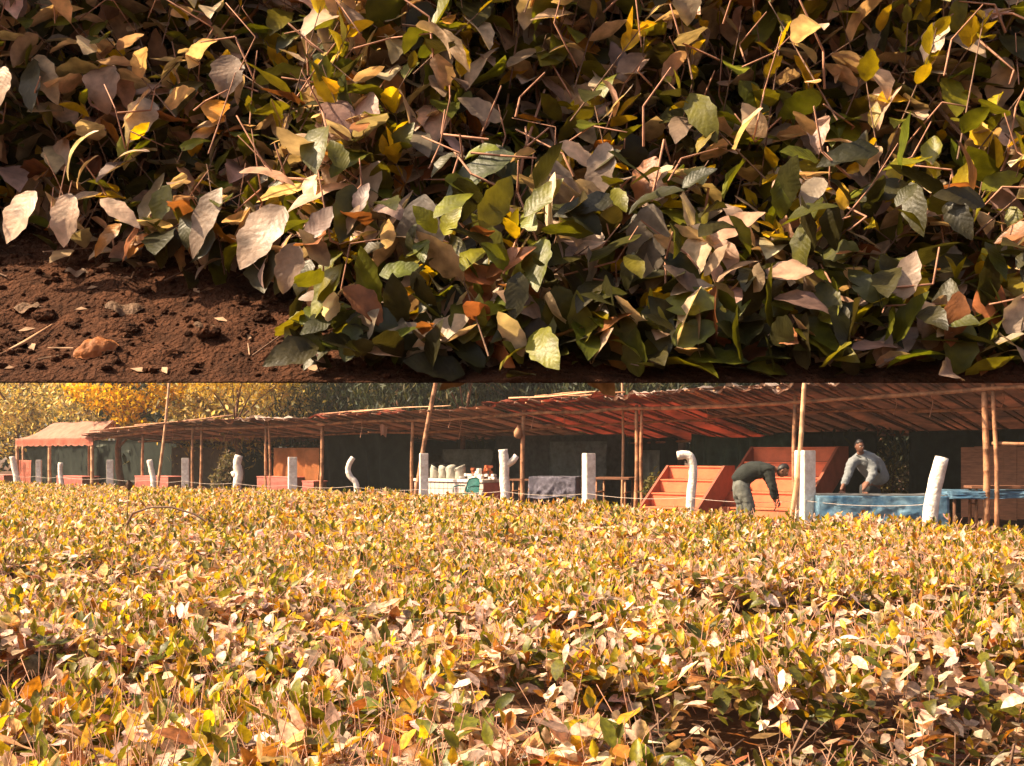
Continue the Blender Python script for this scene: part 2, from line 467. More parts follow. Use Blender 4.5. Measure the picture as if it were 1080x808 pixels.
# loose crumbs of soil on the bank
bm = bmesh.new()
for i in range(1500):
    x = random.uniform(-0.95, -0.05); d = random.uniform(1.515, 1.95)
    r = random.choice((0.0012, 0.0018, 0.0018, 0.0025, 0.003, 0.0045, 0.007))
    m = Matrix.Translation((x, d, bank_top(d, x) + r * 0.3)) @ Matrix.Rotation(random.uniform(0, 6), 4, 'Z') @ Matrix.Diagonal((r * random.uniform(0.8, 1.6), r, r * 0.8, 1))
    bmesh.ops.create_icosphere(bm, subdivisions=1, radius=1, matrix=m)
for i in range(46):
    x = random.uniform(-0.95, -0.1); d = random.uniform(1.52, 1.92); L_ = random.uniform(.006, .020)
    p_ = Vector((x, d, bank_top(d, x) + .003)); a_ = random.uniform(0, 6.28); e_ = Vector((math.cos(a_), math.sin(a_) * .7, math.sin(a_) * .45)) * L_; w_ = Vector((-math.sin(a_), math.cos(a_) * .7, .3)) * L_ * .35
    vs_ = [bm.verts.new(q_) for q_ in (p_ - e_, p_ + w_ + Vector((0, 0, .003)), p_ + e_, p_ - w_)]
    f_ = bm.faces.new(vs_); f_.material_index = 1
for i in range(16):
    x = random.uniform(-0.95, -0.1); d = random.uniform(1.52, 1.92); a_ = random.uniform(0, 3.14); L_ = random.uniform(.02, .07)
    p_ = Vector((x, d, bank_top(d, x) + .003)); q_ = p_ + Vector((math.cos(a_) * L_, math.sin(a_) * L_ * .6, 0)); q_.z = bank_top(q_.y, q_.x) + .004
    n0 = len(bm.faces); tube(bm, [p_, q_], .0011, 4); bm.faces.ensure_lookup_table()
    for f_ in bm.faces[n0:]: f_.material_index = 1
for i in range(18):
    x = random.uniform(-0.9, -0.2); d = random.uniform(1.53, 1.9); r = random.uniform(.006, .015)
    g_ = bmesh.ops.create_icosphere(bm, subdivisions=3, radius=r)
    c_ = Vector((x, d, bank_top(d, x) + r * .25))
    for v_ in g_['verts']:
        k_ = 1 + .35 * nz(v_.co.x * 90 + i, v_.co.y * 90, v_.co.z * 90) + .18 * nz(v_.co.x * 260, v_.co.y * 260 + i, v_.co.z * 260)
        v_.co = c_ + Vector((v_.co.x * 1.3, v_.co.y, v_.co.z * .75)) * k_
M['litter'] = mat('dry_litter', (0.36, 0.22, 0.13), var=0.5, scale=60)
o = obj('soil_crumbs', bm, [M['soil'], M['litter']]); tag(o, 'loose crumbs of red soil and bits of dry litter scattered on the bare bank', 'soil', kind='stuff')

# ================================================================== THE TEA FIELD
GAPS = []
def gap(pts, hw, dep):
    """a hollow between the bushes: centre line, half widths and depths along it"""
    GAPS.append((np.array(pts, dtype=float), np.array(hw, dtype=float), np.array(dep, dtype=float)))
gap([(-6, 6.2), (-2.6, 5.9), (-1.4, 5.75), (-0.5, 5.65), (0.08, 5.45), (0.7, 5.1), (1.2, 4.9), (1.9, 4.85), (3.5, 4.8)], [.30, .40, .28, .28, .62, .90, 1.02, 1.08, 1.1], [.34, .42, .26, .26, .58, .62, .62, .62, .6])
gap([(1.2, 8.9), (2.1, 8.7), (3.0, 8.6), (4.4, 8.4), (7, 7.6)], [.3, .75, .85, .7, .5], [.25, .5, .52, .48, .3])
gap([(-8, 11.4), (-5.0, 10.9), (-3.6, 10.8), (-2.2, 11.0)], [.6, .9, .8, .3], [.36, .46, .42, .15])
gap([(-3.4, 7.7), (-1.5, 7.5), (0.2, 7.2), (1.0, 6.6)], [.25, .4, .3, .18], [.2, .3, .24, .16])
gap([(1.9, 6.6), (2.6, 6.4), (3.6, 6.1)], [.25, .35, .35], [.2, .3, .3])
gap([(-0.6, 14.5), (1.0, 14.0), (2.6, 13.4)], [.4, .7, .4], [.18, .34, .2])
gap([(-7, 17.5), (-4.0, 17.0), (-2.6, 17.3)], [.5, .8, .4], [.2, .32, .2])
def gap_depth(x, y):
    out = np.zeros_like(x)
    for pts, hw, dep in GAPS:
        best = np.full_like(x, 1e9); dd = np.zeros_like(x)
        for i in range(len(pts) - 1):
            a, b = pts[i], pts[i + 1]
            ab = b - a
            t = np.clip(((x - a[0]) * ab[0] + (y - a[1]) * ab[1]) / (ab @ ab), 0, 1)
            w = (hw[i] + (hw[i + 1] - hw[i]) * t) * (1 + 0.22 * np.sin(x * 3.1 + y) + 0.16 * np.sin(x * 7.3 + 2) + 0.08 * np.sin(x * 17))
            q = np.hypot(x - a[0] - t * ab[0], y - a[1] - t * ab[1]) / w
            m = q < best
            best = np.where(m, q, best); dd = np.where(m, dep[i] + (dep[i + 1] - dep[i]) * t, dd)
        out = np.maximum(out, dd * np.exp(-best ** 8))
    return out
def sm(a, b, x):
    t = np.clip((x - a) / (b - a), 0, 1); return t * t * (3 - 2 * t)
def canopy(x, y):
    h = 0.70 + 0.16 * np.exp(-((x + 2.5) / 6.5) ** 2) * sm(12, 25, y)
    h += 0.05 * np.sin(x * 2.9 + 1.7 * np.sin(y * 1.1)) * np.sin(y * 2.4 + np.sin(x * 1.3)) + 0.045 * np.sin(x * 1.7 + y * 0.6) * np.cos(y * 1.25 - x * 0.4) + 0.02 * np.sin(x * 4.3 + 1.3 * y) + 0.016 * np.sin(y * 5.1 - x * 2.2)
    return h - gap_depth(x, y)
def field_edge(x):           # far edge, just short of the fence
    return 24.5 - 0.95 * x - 1.3
def scatter(d0, d1, dens, margin=0.9):
    w1 = 0.50 * d1 + margin
    n = int(dens * 2 * w1 * (d1 - d0))
    x = rng.uniform(-w1, w1, n); y = rng.uniform(d0, d1, n)
    k = (np.abs(x) < 0.50 * y + margin) & (y < field_edge(x))
    return x[k], y[k]

field = Cloud()
PN = ([YEL, (0.50, 0.37, 0.015), OLIVE, (0.22, 0.20, 0.01), ORANGE, (0.64, 0.44, 0.32)], [2.8, 1.8, 2.6, 2.0, 0.7, 2.6])
FIELD_GLOSS = (0.76, 0.52, 0.405)  # field leaves: pale sun highlights painted as leaf colour
PO = ([FIELD_GLOSS, BEIGE, YEL, OLIVE, ORANGE, GREYB, RUST, GREEN], [6.4, 3.6, 0.7, 1.6, 0.8, 0.9, 1.1, 1.3])
PY = ([FIELD_GLOSS, BEIGE, YEL, OLIVE, GREEN, ORANGE, RUST], [3.8, 2.2, 1.3, 3.6, 2.2, 0.6, 0.7])
PO2 = ([FIELD_GLOSS, BEIGE, YEL, OLIVE, ORANGE, RUST], [6.2, 4.0, 1.3, 1.4, 1.4, 1.1])
zones = [(2.5, 5.0, 115, 7, (0.105, 0.190), PO), (5.0, 7.0, 125, 7, (0.105, 0.180), PO), (7.0, 14.0, 105, 5, (0.105, 0.175), PO), (14.0, 48.0, 58, 3, (0.13, 0.20), PO2)]
for d0, d1, dens, rows, Lr, po in zones:
    x, y = scatter(d0, d1, dens)
    H = canopy(x, y)
    gd_ = gap_depth(x, y)
    k = rng.random(len(x)) < np.where(gd_ > 0.2, 0.12, 1 - 1.6 * gd_)
    x, y, H = x[k], y[k], H[k]
    gz = np.array([ground_z(a, b) for a, b in zip(x, y)])
    ln = rng.uniform(0.14, 0.30, len(x))
    deep = np.minimum(rng.exponential(0.05, len(x)) + 0.10 * np.clip(np.sin(x * 5.3 + 2 * np.sin(y * 3.1)) * np.sin(y * 4.4 + 1.5 * np.sin(x * 2.7)), 0, 1), 0.35)
    top = np.maximum(H - deep + rng.normal(0, 0.018, len(x)), gz + 0.12)
    dirv = np.stack([rng.normal(0, 0.28, len(x)), rng.normal(0, 0.28, len(x)), np.ones(len(x))], 1)
    base = np.stack([x, y, np.maximum(top - ln, gz + 0.01)], 1)
    ln = np.maximum(top - base[:, 2], 0.08)
    # clumps of young growth
    young = (np.sin(x * 1.9 + 2.1 * np.sin(y * 0.9)) + np.sin(y * 2.3 - x * 0.7) + 0.7 * np.sin(x * 6.1 + 3 * np.sin(y * 2)) + rng.normal(0, 0.5, len(x))) > 0.25
    for msk, nn, po_ in ((young, 4, PY), (~young, 1, po)):
        shoots(field, base[msk], dirv[msk], ln[msk], 8 if rows > 3 else 7, Lr, po_, PN, 0.9, rows=rows, new_n=nn, twig_r=0.0018 if rows > 3 else 0.002)
    # bare pruned sticks standing out of the top
    nb = int(len(x) * (1.5 if rows == 7 else 0.8 if rows == 5 else 0.25))
    k = rng.integers(0, len(x), nb)
    a = np.stack([x[k] + rng.normal(0, 0.06, nb), y[k] + rng.normal(0, 0.06, nb), H[k] - rng.uniform(0.10, 0.25, nb)], 1)
    b = a + np.stack([rng.normal(0, 0.07, nb), rng.normal(0, 0.07, nb), rng.uniform(0.10, 0.24, nb)], 1)
    kk = gap_depth(b[:, 0], b[:, 1]) < 0.12; a, b = a[kk], b[kk]; nb = len(a)
    r = rng.uniform(0.0012, 0.0028, nb) * (1 if rows == 7 else 1.3 if rows == 5 else 2.2)
    field.twigs(a, b, r, r * 0.8, mi=1)
# side leaves and bare branches on the walls of the gaps (near part only)
n = 60000
x = rng.uniform(-4, 4.6, n); y = rng.uniform(2.6, 9.2, n)
gd = gap_depth(x, y)
k = (gd > 0.02) & (np.abs(x) < 0.5 * y + 0.9)
x, y, gd = x[k], y[k], gd[k]
Hf = canopy(x, y) + gd
z = Hf - gd * rng.uniform(0.0, 1.0, len(x))
edge = np.exp(-((gd - 0.12) / 0.16) ** 2)
k = rng.random(len(x)) < edge * 0.12
x, y, z = x[k], y[k], z[k]
N = len(x)
field.leaves(np.stack([x, y, z], 1), np.stack([rng.normal(0, 0.7, N), -0.5 + rng.normal(0, 0.6, N), rng.normal(-0.45, 0.4, N)], 1), np.stack([rng.normal(0, 0.4, N), -0.4 + rng.normal(0, 0.3, N), np.ones(N)], 1),
             rng.uniform(0.07, 0.14, N), rng.uniform(0.03, 0.06, N), rng.uniform(-0.2, 1.0, N), rng.uniform(0.0, 0.3, N), palette(*PO, N), rows=7)
nb = 160
t = rng.uniform(0, 1, nb)
gx = -0.2 + 3.0 * t; gy = np.interp(gx, GAPS[0][0][:, 0], GAPS[0][0][:, 1]) + rng.normal(0.15, 0.35, nb)
a = np.stack([gx, gy, rng.uniform(0.03, 0.25, nb)], 1)
b = a + np.stack([rng.normal(0, 0.22, nb), rng.normal(0.05, 0.2, nb), rng.uniform(0.0, 0.25, nb)], 1)
r = rng.uniform(0.0015, 0.006, nb)
field.twigs(a, b, r, r * 0.6, mi=2)
for q in range(36):            # thicker crooked tea wood
    gx = random.uniform(-0.3, 2.6); gy = float(np.interp(gx, GAPS[0][0][:, 0], GAPS[0][0][:, 1])) + random.uniform(-0.3, 0.6)
    p = np.array([gx, gy, 0.02]); dv = np.array([random.uniform(-1.1, 1.1), random.uniform(-.5, .3), 0.7]); r = random.uniform(0.005, 0.012)
    for s_ in range(4):
        p2 = p + dv * 0.13
        field.twigs(p[None], p2[None], np.array([r]), np.array([r * 0.85]), mi=2, sides=4)
        p = p2; dv = dv * 0.7 + np.array([random.uniform(-.7, .7), random.uniform(-.5, .3), random.uniform(-0.1, .6)]); r *= 0.85
# dead leaves on the soil of the gaps
n = 16000
x = rng.uniform(-3, 3.4, n); y = rng.uniform(3, 6.5, n)
k = gap_depth(x, y) > 0.12; x, y = x[k], y[k]; N = len(x)
field.leaves(np.stack([x, y, 0.02 + rng.exponential(0.07, N)], 1), np.stack([rng.normal(0, 1, N), rng.normal(0, 1, N), rng.normal(0, .45, N)], 1), np.stack([rng.normal(0, .4, N), rng.normal(0, .4, N), np.ones(N)], 1),
             rng.uniform(0.07, 0.14, N), rng.uniform(0.03, 0.06, N), rng.uniform(-0.6, 1.2, N), rng.uniform(0, 0.5, N), palette([GREYB, RUST, OLIVE, DARK, BEIGE], [2, 3, 1.5, 2, 1.5], N), rows=6)
fo = field.build('tea_field', [M['leaf_field'], M['twig'], M['twig_dark']])
tag(fo, 'flat-topped tea bushes with golden, olive and cream-glinting leaves covering the whole field', 'tea plants', kind='stuff')

# arching bare twig and dry stalk standing out of the field
bm = bmesh.new()
c0 = [at(128, 556, 15.5), at(140, 545, 15.5), at(158, 539, 15.5), at(180, 538.5, 15.5), at(205, 546, 15.5), at(222, 556, 15.5), at(236, 568, 15.4)]
for q_ in c0: q_.z += 0.05
c0[0].z = 0.60
c0[-1].z = 0.62
tube(bm, c0, [0.020, 0.018, 0.016, 0.015, 0.014, 0.012, 0.009], 6)
tube(bm, [c0[2] + Vector((-0.05, 0, 0)), at(148, 528, 15.5), at(144, 521, 15.5)], [0.009, 0.007, 0.004], 5)
o = obj('bare_twig', bm, M['twig_dark'], smooth_shade=True)
tag(o, 'dark bare twig arching over the tea bushes at the left', 'twig')
bm = bmesh.new()
def dryleaf(u, v):
    p = at(135.5, 514, 15.2) + Vector(((u - 0.5) * 0.11 * math.sin(PI * min(0.97, v + .03)), 0.02 * math.cos(u * PI * 2), 0.10 - v * 0.15))
    return p
sheet(bm, dryleaf, 4, 6, 0.002)
tube(bm, [at(135.5, 519, 15.2), at(134, 545, 15.2)], 0.006, 5)
o = obj('dried_leaf', bm, M['twig_dark'], smooth_shade=True)
tag(o, 'single dark dried leaf standing up on a stalk above the tea beside the arching twig', 'leaf')

# ================================================================== TEA BUSHES ON THE NEAR BANK
PNEW = ([(0.32, 0.24, 0.008), (0.56, 0.36, 0.01), (0.12, 0.115, 0.006)], [3, 2, 3])
POLD = ([BEIGE, CREAM_GLOSS, GREYB, GREEN, DARK, OLIVE, RUST, ORANGE], [3.4, 5.6, 1.4, 1.8, 2.4, 3.0, 0.7, 0.4])
CREAM_GLOSS = (0.60, 0.42, 0.30); BEIGE = (0.42, 0.285, 0.19)  # bank bushes: leaf gloss held in these two pale colours
PGREEN = ([BEIGE, CREAM_GLOSS, GREYB, GREEN, DARK, OLIVE, (0.20, 0.17, 0.008), RUST], [4.2, 4.6, 1.6, 2.0, 2.4, 3.8, 1.6, 0.8])
PDARK = ([BEIGE, CREAM_GLOSS, GREYB, GREEN, DARK, OLIVE, RUST, ORANGE], [4.4, 4.4, 1.8, 2.0, 3.4, 2.4, 0.8, 0.3])
PLOW = ([GREYB, BEIGE, CREAM_GLOSS, DARK, OLIVE, GREEN, RUST], [1.6, 1.3, 0.5, 5.0, 3.0, 2.0, 1.0])
def leaf_obj(rec, parent, base, name='leaf'):
    c = Cloud()
    P, A, NR, L, W, CU, FO, CC = rec
    c.leaves(P[None] - np.array(base)[None], A[None], NR[None], np.array([L]), np.array([W]), np.array([CU]), np.array([FO]), CC[None], rows=13)
    return c.build(name, [M['leaf']], parent)
def under_bank(P):
    d = P[:, 1]
    z = LIP_Z + np.where(d < 2.0, 0.66 * (d - LIP_D), 0.33 + 2.3 * (d - 2.0))
    z = np.where(d < LIP_D, LIP_Z + 0.020, z + 0.004)
    return (P[:, 2] < z) | (d < 1.40)
def tea_bush(label, xr, n, front, base_d, heroes, zr=(1.9, 3.0), dens_low=0, pal=None, ygp=0.5):
    bx = (xr[0] + xr[1]) / 2
    base = Vector((bx, base_d, bank_top(base_d, bx)))
    root = thing('tea_bush', label, 'tea bush', base)
    x = rng.uniform(xr[0], xr[1], n)
    z = rng.uniform(zr[0], zr[1], n)
    df = front(x, z)
    depth = rng.uniform(0, 1, n) ** 1.3 * 0.45
    tip = np.stack([x, df + depth, z], 1)
    dirv = np.stack([rng.normal(0, 0.45, n), -0.45 + rng.normal(0, 0.35, n), 0.75 + rng.normal(0, 0.35, n)], 1)
    ln = rng.uniform(0.12, 0.30, n)
    b = tip - unit(dirv) * ln[:, None]
    ok = ~under_bank(tip)
    b, tip, df = b[ok], tip[ok], df[ok]
    d_ = np.maximum(b[:, 1], LIP_D + 0.01)
    zb = LIP_Z + np.where(d_ < 2.0, 0.66 * (d_ - LIP_D), 0.33 + 2.3 * (d_ - 2.0)) + 0.012
    low = b[:, 2] < zb
    b[:, 1] = np.where(low, d_, b[:, 1]); b[:, 2] = np.where(low, zb, b[:, 2])
    dirv = tip - b; ln = np.maximum(np.linalg.norm(dirv, axis=1), 0.03)
    c = Cloud(); recs = []
    yg = rng.random(len(b)) < ygp
    for msk, nn in ((yg, 3), (~yg, 0)):
        shoots(c, b[msk], dirv[msk], ln[msk], 8, (0.052, 0.100), pal or POLD, PNEW, 0.88, rows=9, new_n=nn, twig_r=0.0011, droop=0.35, tmi=2, cull=under_bank, keep=recs)
    # old leaves hanging low in front of the stems, down to the edge of the bank
    if dens_low:
        k = int(dens_low)
        x = rng.uniform(xr[0], xr[1], k); dd = np.where(rng.random(k) < .6, rng.uniform(1.495, 1.55, k), rng.uniform(1.5, 1.8, k))
        zb = LIP_Z + np.maximum(0, 0.66 * (dd - LIP_D))
        P = np.stack([x, dd, zb + np.where(rng.random(k) < .75, rng.exponential(0.035, k) + .004, rng.uniform(0.03, 0.28, k))], 1)
        A = np.stack([rng.normal(0, 0.7, k), -0.25 + rng.normal(0, 0.5, k), rng.normal(0.0, 0.9, k)], 1)
        L = rng.uniform(0.045, 0.095, k)
        bad = under_bank(P + unit(A) * L[:, None]) | under_bank(P)
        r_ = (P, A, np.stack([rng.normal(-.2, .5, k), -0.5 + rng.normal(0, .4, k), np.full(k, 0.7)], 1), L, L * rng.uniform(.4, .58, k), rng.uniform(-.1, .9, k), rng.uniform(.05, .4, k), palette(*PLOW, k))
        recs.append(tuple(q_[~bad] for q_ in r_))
    k = n // 5
    x = rng.uniform(xr[0], xr[1], k); z = rng.uniform(zr[0] + .05, zr[1], k)
    a = np.stack([x, front(x, z) + rng.uniform(-0.03, 0.2, k), z], 1)
    b2 = a + unit(np.stack([rng.normal(0, .6, k), rng.normal(-.3, .3, k), rng.normal(.7, .5, k)], 1)) * rng.uniform(.06, .15, k)[:, None]
    okk = ~under_bank(a) & ~under_bank(b2)
    r_ = rng.uniform(.0010, .0022, k)
    mid_ = (a + b2) / 2 + rng.normal(0, .018, a.shape)
    c.twigs(a[okk], mid_[okk], r_[okk], r_[okk] * .85, mi=1); c.twigs(mid_[okk], b2[okk], r_[okk] * .85, r_[okk] * .6, mi=1)
    R = [np.concatenate([r[i] for r in recs]) for i in range(8)]
    # the leaves that show largest: big and close to the front
    P = R[0]
    score = R[3] / (P[:, 1] - front(P[:, 0], P[:, 2]) + 0.12)
    vis = (np.abs(P[:, 0]) < 0.47 * P[:, 1]) & (P[:, 2] < EYE + 0.42 * P[:, 1])
    score = np.where(vis, score, 0)
    order = np.argsort(-score)
    nk = 100 - len(heroes)
    big, rest = order[:nk], order[nk:]
    c.leaves(*[R[i][rest] for i in range(8)], rows=9)
    for i in big: leaf_obj([R[j][i] for j in range(8)], root, base)
    for h in heroes: leaf_obj(h, root, base)
    fl = c.build('foliage', [M['leaf'], M['twig'], M['twig_dark']], root, offset=base)
    fl['kind'] = 'stuff'
    # woody stems from the root to the front
    for q in range(16):
        sx = random.uniform(xr[0] + 0.05, xr[1] - 0.05); sz = random.uniform(zr[0] + 0.25, min(zr[1], 2.75))
        e = Vector((sx, float(front(np.array([sx]), np.array([sz]))[0]) + random.uniform(0.04, 0.2), sz))
        s = Vector((bx + (sx - bx) * 0.6, base_d + random.uniform(-0.05, 0.08), 0)); s.z = bank_top(s.y, s.x) - 0.01
        m1 = s.lerp(e, 0.45) + Vector((random.uniform(-.13, .13), random.uniform(-.04, .06), random.uniform(-.06, .08)))
        m2 = s.lerp(e, 0.75) + Vector((random.uniform(-.09, .09), random.uniform(-.03, .05), random.uniform(-.05, .05)))
        bm = bmesh.new(); r = random.uniform(0.0022, 0.0042)
        tube(bm, [p - base for p in (s, m1, m2, e)], [r * 1.3, r, r * 0.75, r * 0.4], 6)
        obj('stem', bm, M['twig'] if q % 4 == 0 else M['twig_dark'], root, smooth_shade=True)
    return root
def hero(px, py, Lpx, ang, colr, d, wid=0.5, curl=0.5, fold=0.2, face=0.75):
    """leaf starting at the pixel (px,py) and running Lpx in screen direction ang (degrees, 90 = up)"""
    L = Lpx / F * d
    a = math.radians(ang)
    A = np.array([math.cos(a), random.uniform(-0.35, 0.05), math.sin(a)])
    NR = np.array([random.uniform(-.3, .15), -face, 1 - face * 0.6])
    col = np.array([*colr, 1.0])
    return (np.array(at(px, py, d)), A, NR, L, L * wid, curl, fold, col)
PEACH = (0.55, 0.33, 0.22); YG = (0.26, 0.25, 0.01)
hl = [hero(38, 202, 64, 235, CREAM_GLOSS, 1.72, .62, .3), hero(74, 204, 58, 262, CREAM_GLOSS, 1.72, .55, .5), hero(104, 138, 68, 200, (0.62, .53, .45), 1.72, .36, 1.3, face=.4), hero(104, 164, 46, 205, CREAM_GLOSS, 1.72, .4, 1.0, face=.4),
      hero(106, 210, 54, 328, CREAM_GLOSS, 1.70, .4, .3), hero(178, 195, 46, 250, OLIVE, 1.74, .55, .4), hero(128, 236, 46, 225, ORANGE, 1.78, .4, .6), hero(158, 248, 36, 215, ORANGE, 1.78, .5, .6),
      hero(234, 198, 82, 240, GREYB, 1.68, .38, .5), hero(300, 218, 82, 232, (.34, .24, .175), 1.62, .6, .4), hero(312, 256, 56, 255, (.33, .23, .17), 1.6, .55, .4), hero(374, 196, 80, 188, PEACH, 1.64, .36, .7, face=.5),
      hero(252, 182, 64, 5, PEACH, 1.66, .36, .8, face=.45), hero(362, 140, 62, 250, CREAM_GLOSS, 1.68, .55, .5), hero(244, 58, 48, 262, GREYB, 1.8, .75, .4), hero(350, 12, 56, 280, (.36, .27, .21), 1.85, .65, .4),
      hero(5, 70, 46, 262, BEIGE, 1.75, .6, .4), hero(82, 22, 36, 185, OLIVE, 1.85, .5, .5), hero(158, 160, 46, 170, CREAM_GLOSS, 1.72, .3, .9, face=.4), hero(340, 150, 60, 160, BEIGE, 1.66, .3, .8, face=.4)]
hm = [hero(448, 205, 98, 262, (.15, .125, .105), 1.58, .55, .8), hero(460, 246, 38, 128, YG, 1.56, .6, .2), hero(468, 248, 38, 62, YG, 1.56, .6, .2), hero(542, 162, 90, 205, (.05, .06, .02), 1.62, .45, .5), hero(578, 165, 98, 292, (.24, .18, .13), 1.62, .34, .6),
      hero(590, 150, 52, 328, CREAM_GLOSS, 1.66, .4, .4), hero(688, 215, 92, 262, (.20, .165, .13), 1.6, .48, .5), hero(570, 402, 74, 150, (.40, .28, .20), 1.56, .45, .6, face=.6), hero(600, 372, 70, 325, (.44, .31, .22), 1.56, .55, .5), hero(530, 275, 62, 120, OLIVE, 1.58, .4, .3),
      hero(545, 300, 60, 62, YG, 1.57, .4, .3), hero(490, 290, 60, 10, GREEN, 1.58, .4, .4), hero(520, 380, 66, 200, GREYB, 1.55, .5, .5), hero(655, 395, 50, 110, (.3, .17, .02), 1.54, .6, .4), hero(400, 290, 50, 12, (.10, .12, .008), 1.57, .5, .3), hero(520, 215, 55, 350, CREAM_GLOSS, 1.6, .3, 1.2, face=.4), hero(560, 70, 40, 200, YEL, 1.8, .4, .4),
      hero(400, 170, 70, 245, (.30, .23, .17), 1.64, .45, .5), hero(640, 150, 72, 255, GREYB, 1.64, .42, .6), hero(480, 300, 70, 285, DARK, 1.57, .5, .5)]
hr = [hero(1035, 200, 50, 25, (.16, .16, .01), 1.66, .5, .3), hero(1010, 208, 40, 75, (.40, .30, .01), 1.65, .55, .2), hero(970, 318, 46, 92, (.62, .42, .01), 1.6, .45, .2), hero(850, 290, 68, 350, GREEN, 1.6, .42, .4), hero(840, 312, 80, 5, PEACH, 1.59, .22, .7, face=.35),
      hero(980, 395, 66, 78, (.14, .16, .01), 1.57, .5, .3), hero(985, 400, 58, 35, GREEN, 1.57, .5, .3), hero(945, 365, 70, 205, (.46, .33, .24), 1.57, .55, .5), hero(985, 375, 60, 115, (.42, .30, .21), 1.58, .5, .5), hero(780, 85, 56, 305, (.09, .10, .008), 1.74, .5, .3),
      hero(838, 190, 48, 348, (.62, .5, .42), 1.66, .45, .4, face=.5), hero(925, 105, 48, 10, YEL, 1.74, .5, .5), hero(905, 62, 40, 255, GREYB, 1.78, .7, .3), hero(740, 262, 80, 40, PEACH, 1.61, .36, .6), hero(760, 215, 60, 320, CREAM_GLOSS, 1.63, .4, .6, face=.5), hero(1020, 300, 70, 215, PEACH, 1.6, .3, .6, face=.5),
      hero(960, 195, 60, 190, DARK, 1.65, .55, .4), hero(720, 235, 70, 280, GREEN, 1.61, .5, .5), hero(1060, 60, 60, 260, BEIGE, 1.76, .5, .5), hero(790, 330, 66, 285, (.30, .22, .16), 1.58, .5, .5), hero(890, 222, 30, 95, YEL, 1.64, .5, .2), hero(1060, 345, 60, 210, OLIVE, 1.58, .45, .5)]
def front_left(x, z):
    return 1.74 + 0.10 * np.sin(x * 5) * np.cos(z * 6) + 0.30 * np.clip(z - 2.15, 0, 1) + np.clip(2.12 - z, 0, 1) * 0.9
def front_mid(x, z):
    return 1.56 + 0.05 * np.sin(x * 7 + 1) * np.cos(z * 8) + 0.30 * np.clip(z - 1.95, 0, 2)
def front_right(x, z):
    return 1.55 + 0.05 * np.sin(x * 6 + 2) * np.cos(z * 7) + 0.30 * np.clip(z - 1.95, 0, 2)
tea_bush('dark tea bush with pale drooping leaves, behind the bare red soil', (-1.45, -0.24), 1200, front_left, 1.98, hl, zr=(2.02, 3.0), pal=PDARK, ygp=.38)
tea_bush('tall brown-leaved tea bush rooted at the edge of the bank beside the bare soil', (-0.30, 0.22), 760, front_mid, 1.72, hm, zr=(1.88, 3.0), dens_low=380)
tea_bush('greenest tea bush on the bank, with many yellow young leaves among cream-glinting ones', (0.20, 1.45), 1400, front_right, 1.72, hr, zr=(1.88, 3.0), dens_low=850, pal=PGREEN, ygp=.55)

# fallen leaves and a stick on the red soil
def on_bank(px, py):
    t = Vector(((px - 540) / F, 1, (HOR - py) / F))
    d = 1.5
    for i in range(400):
        d = 1.5 + i * 0.002
        if EYE + t.z * d < bank_top(d, t.x * d): break
    return Vector((t.x * d, d, bank_top(d, t.x * d)))
def fallen(px, py, w, h, rz, m, label, curlv=1.6):
    p = on_bank(px, py)
    bm = bmesh.new()
    def f(u, v):
        prof = math.sin(PI * (0.04 + 0.92 * u)) ** 0.7
        a = (v - 0.5) * curlv
        return (w * (u - 0.5), h * 0.5 * prof * math.sin(a) / max(0.4, math.sin(curlv / 2)), h * 0.5 * prof * (math.cos(a) - 0.75) + 0.006 + 0.004 * math.sin(u * 9))
    sheet(bm, f, 10, 6, 0.0012)
    tube(bm, [(w * 0.48, 0, 0.007), (w * 0.62, 0.004, 0.004)], 0.0012, 5)
    o = obj('fallen_leaf', bm, m, smooth_shade=True)
    o.location = p; o.rotation_euler = (math.radians(33), 0, rz)
    tag(o, label, 'leaf', 'fallen leaves on the bank')
    return o
M['dead_pale'] = mat('pale_dead_leaf', (0.45, 0.31, 0.22), rough=0.7, var=0.3, scale=30, bump=0.4)
M['dead_brown'] = mat('brown_dead_leaf', (0.30, 0.18, 0.11), rough=0.7, var=0.35, scale=30, bump=0.4)
p = on_bank(103, 374)
bm = bmesh.new()
sheet(bm, lambda u, v: (0.030 * (2 * u - 1) + .002 * math.sin(v * 5), 0.019 * math.cos(v * PI) * math.sin(PI * (.06 + .88 * u)) ** .6, 0.004 + 0.021 * math.sin(v * PI) * math.sin(PI * (.06 + .88 * u)) ** .7 + .0015 * math.sin(u * 22 + v * 4)), 16, 12, 0.0012)
o = obj('fallen_leaf', bm, M['dead'], smooth_shade=True); o.location = p; o.rotation_euler = (math.radians(33), math.radians(-8), 0.1)
tag(o, 'orange curled dead leaf lying on the red soil near its front edge', 'leaf', 'fallen leaves on the bank')
fallen(80, 291, 0.034, 0.024, 0.4, M['dead_pale'], 'small pale dead leaf on the soil below the drooping cream-glinting leaves', 1.2)
fallen(130, 328, 0.055, 0.040, 0.5, M['dead_brown'], 'largest brown dead leaf on the soil, crumpled, beside the tea stems', 1.9)
fallen(30, 330, 0.045, 0.03, -0.3, M['dead_brown'], 'flat brown dead leaf on the soil at the left edge of the picture', 0.9)
fallen(160, 285, 0.05, 0.028, 2.6, M['dead_pale'], 'pale dead leaf lying highest on the soil, under the tea bush', 1.5)
fallen(215, 350, 0.05, 0.026, 1.2, M['dead_brown'], 'narrow brown dead leaf lying under the middle tea bush stems', 1.7)
bm = bmesh.new()
a, b = on_bank(-8, 383), on_bank(56, 347)
mid = (a + b) / 2 + Vector((0, 0, 0.004))
tube(bm, [a + Vector((0, 0, .004)), mid, b + Vector((0, -.003, .006))], [0.0032, 0.0028, 0.0018], 6)
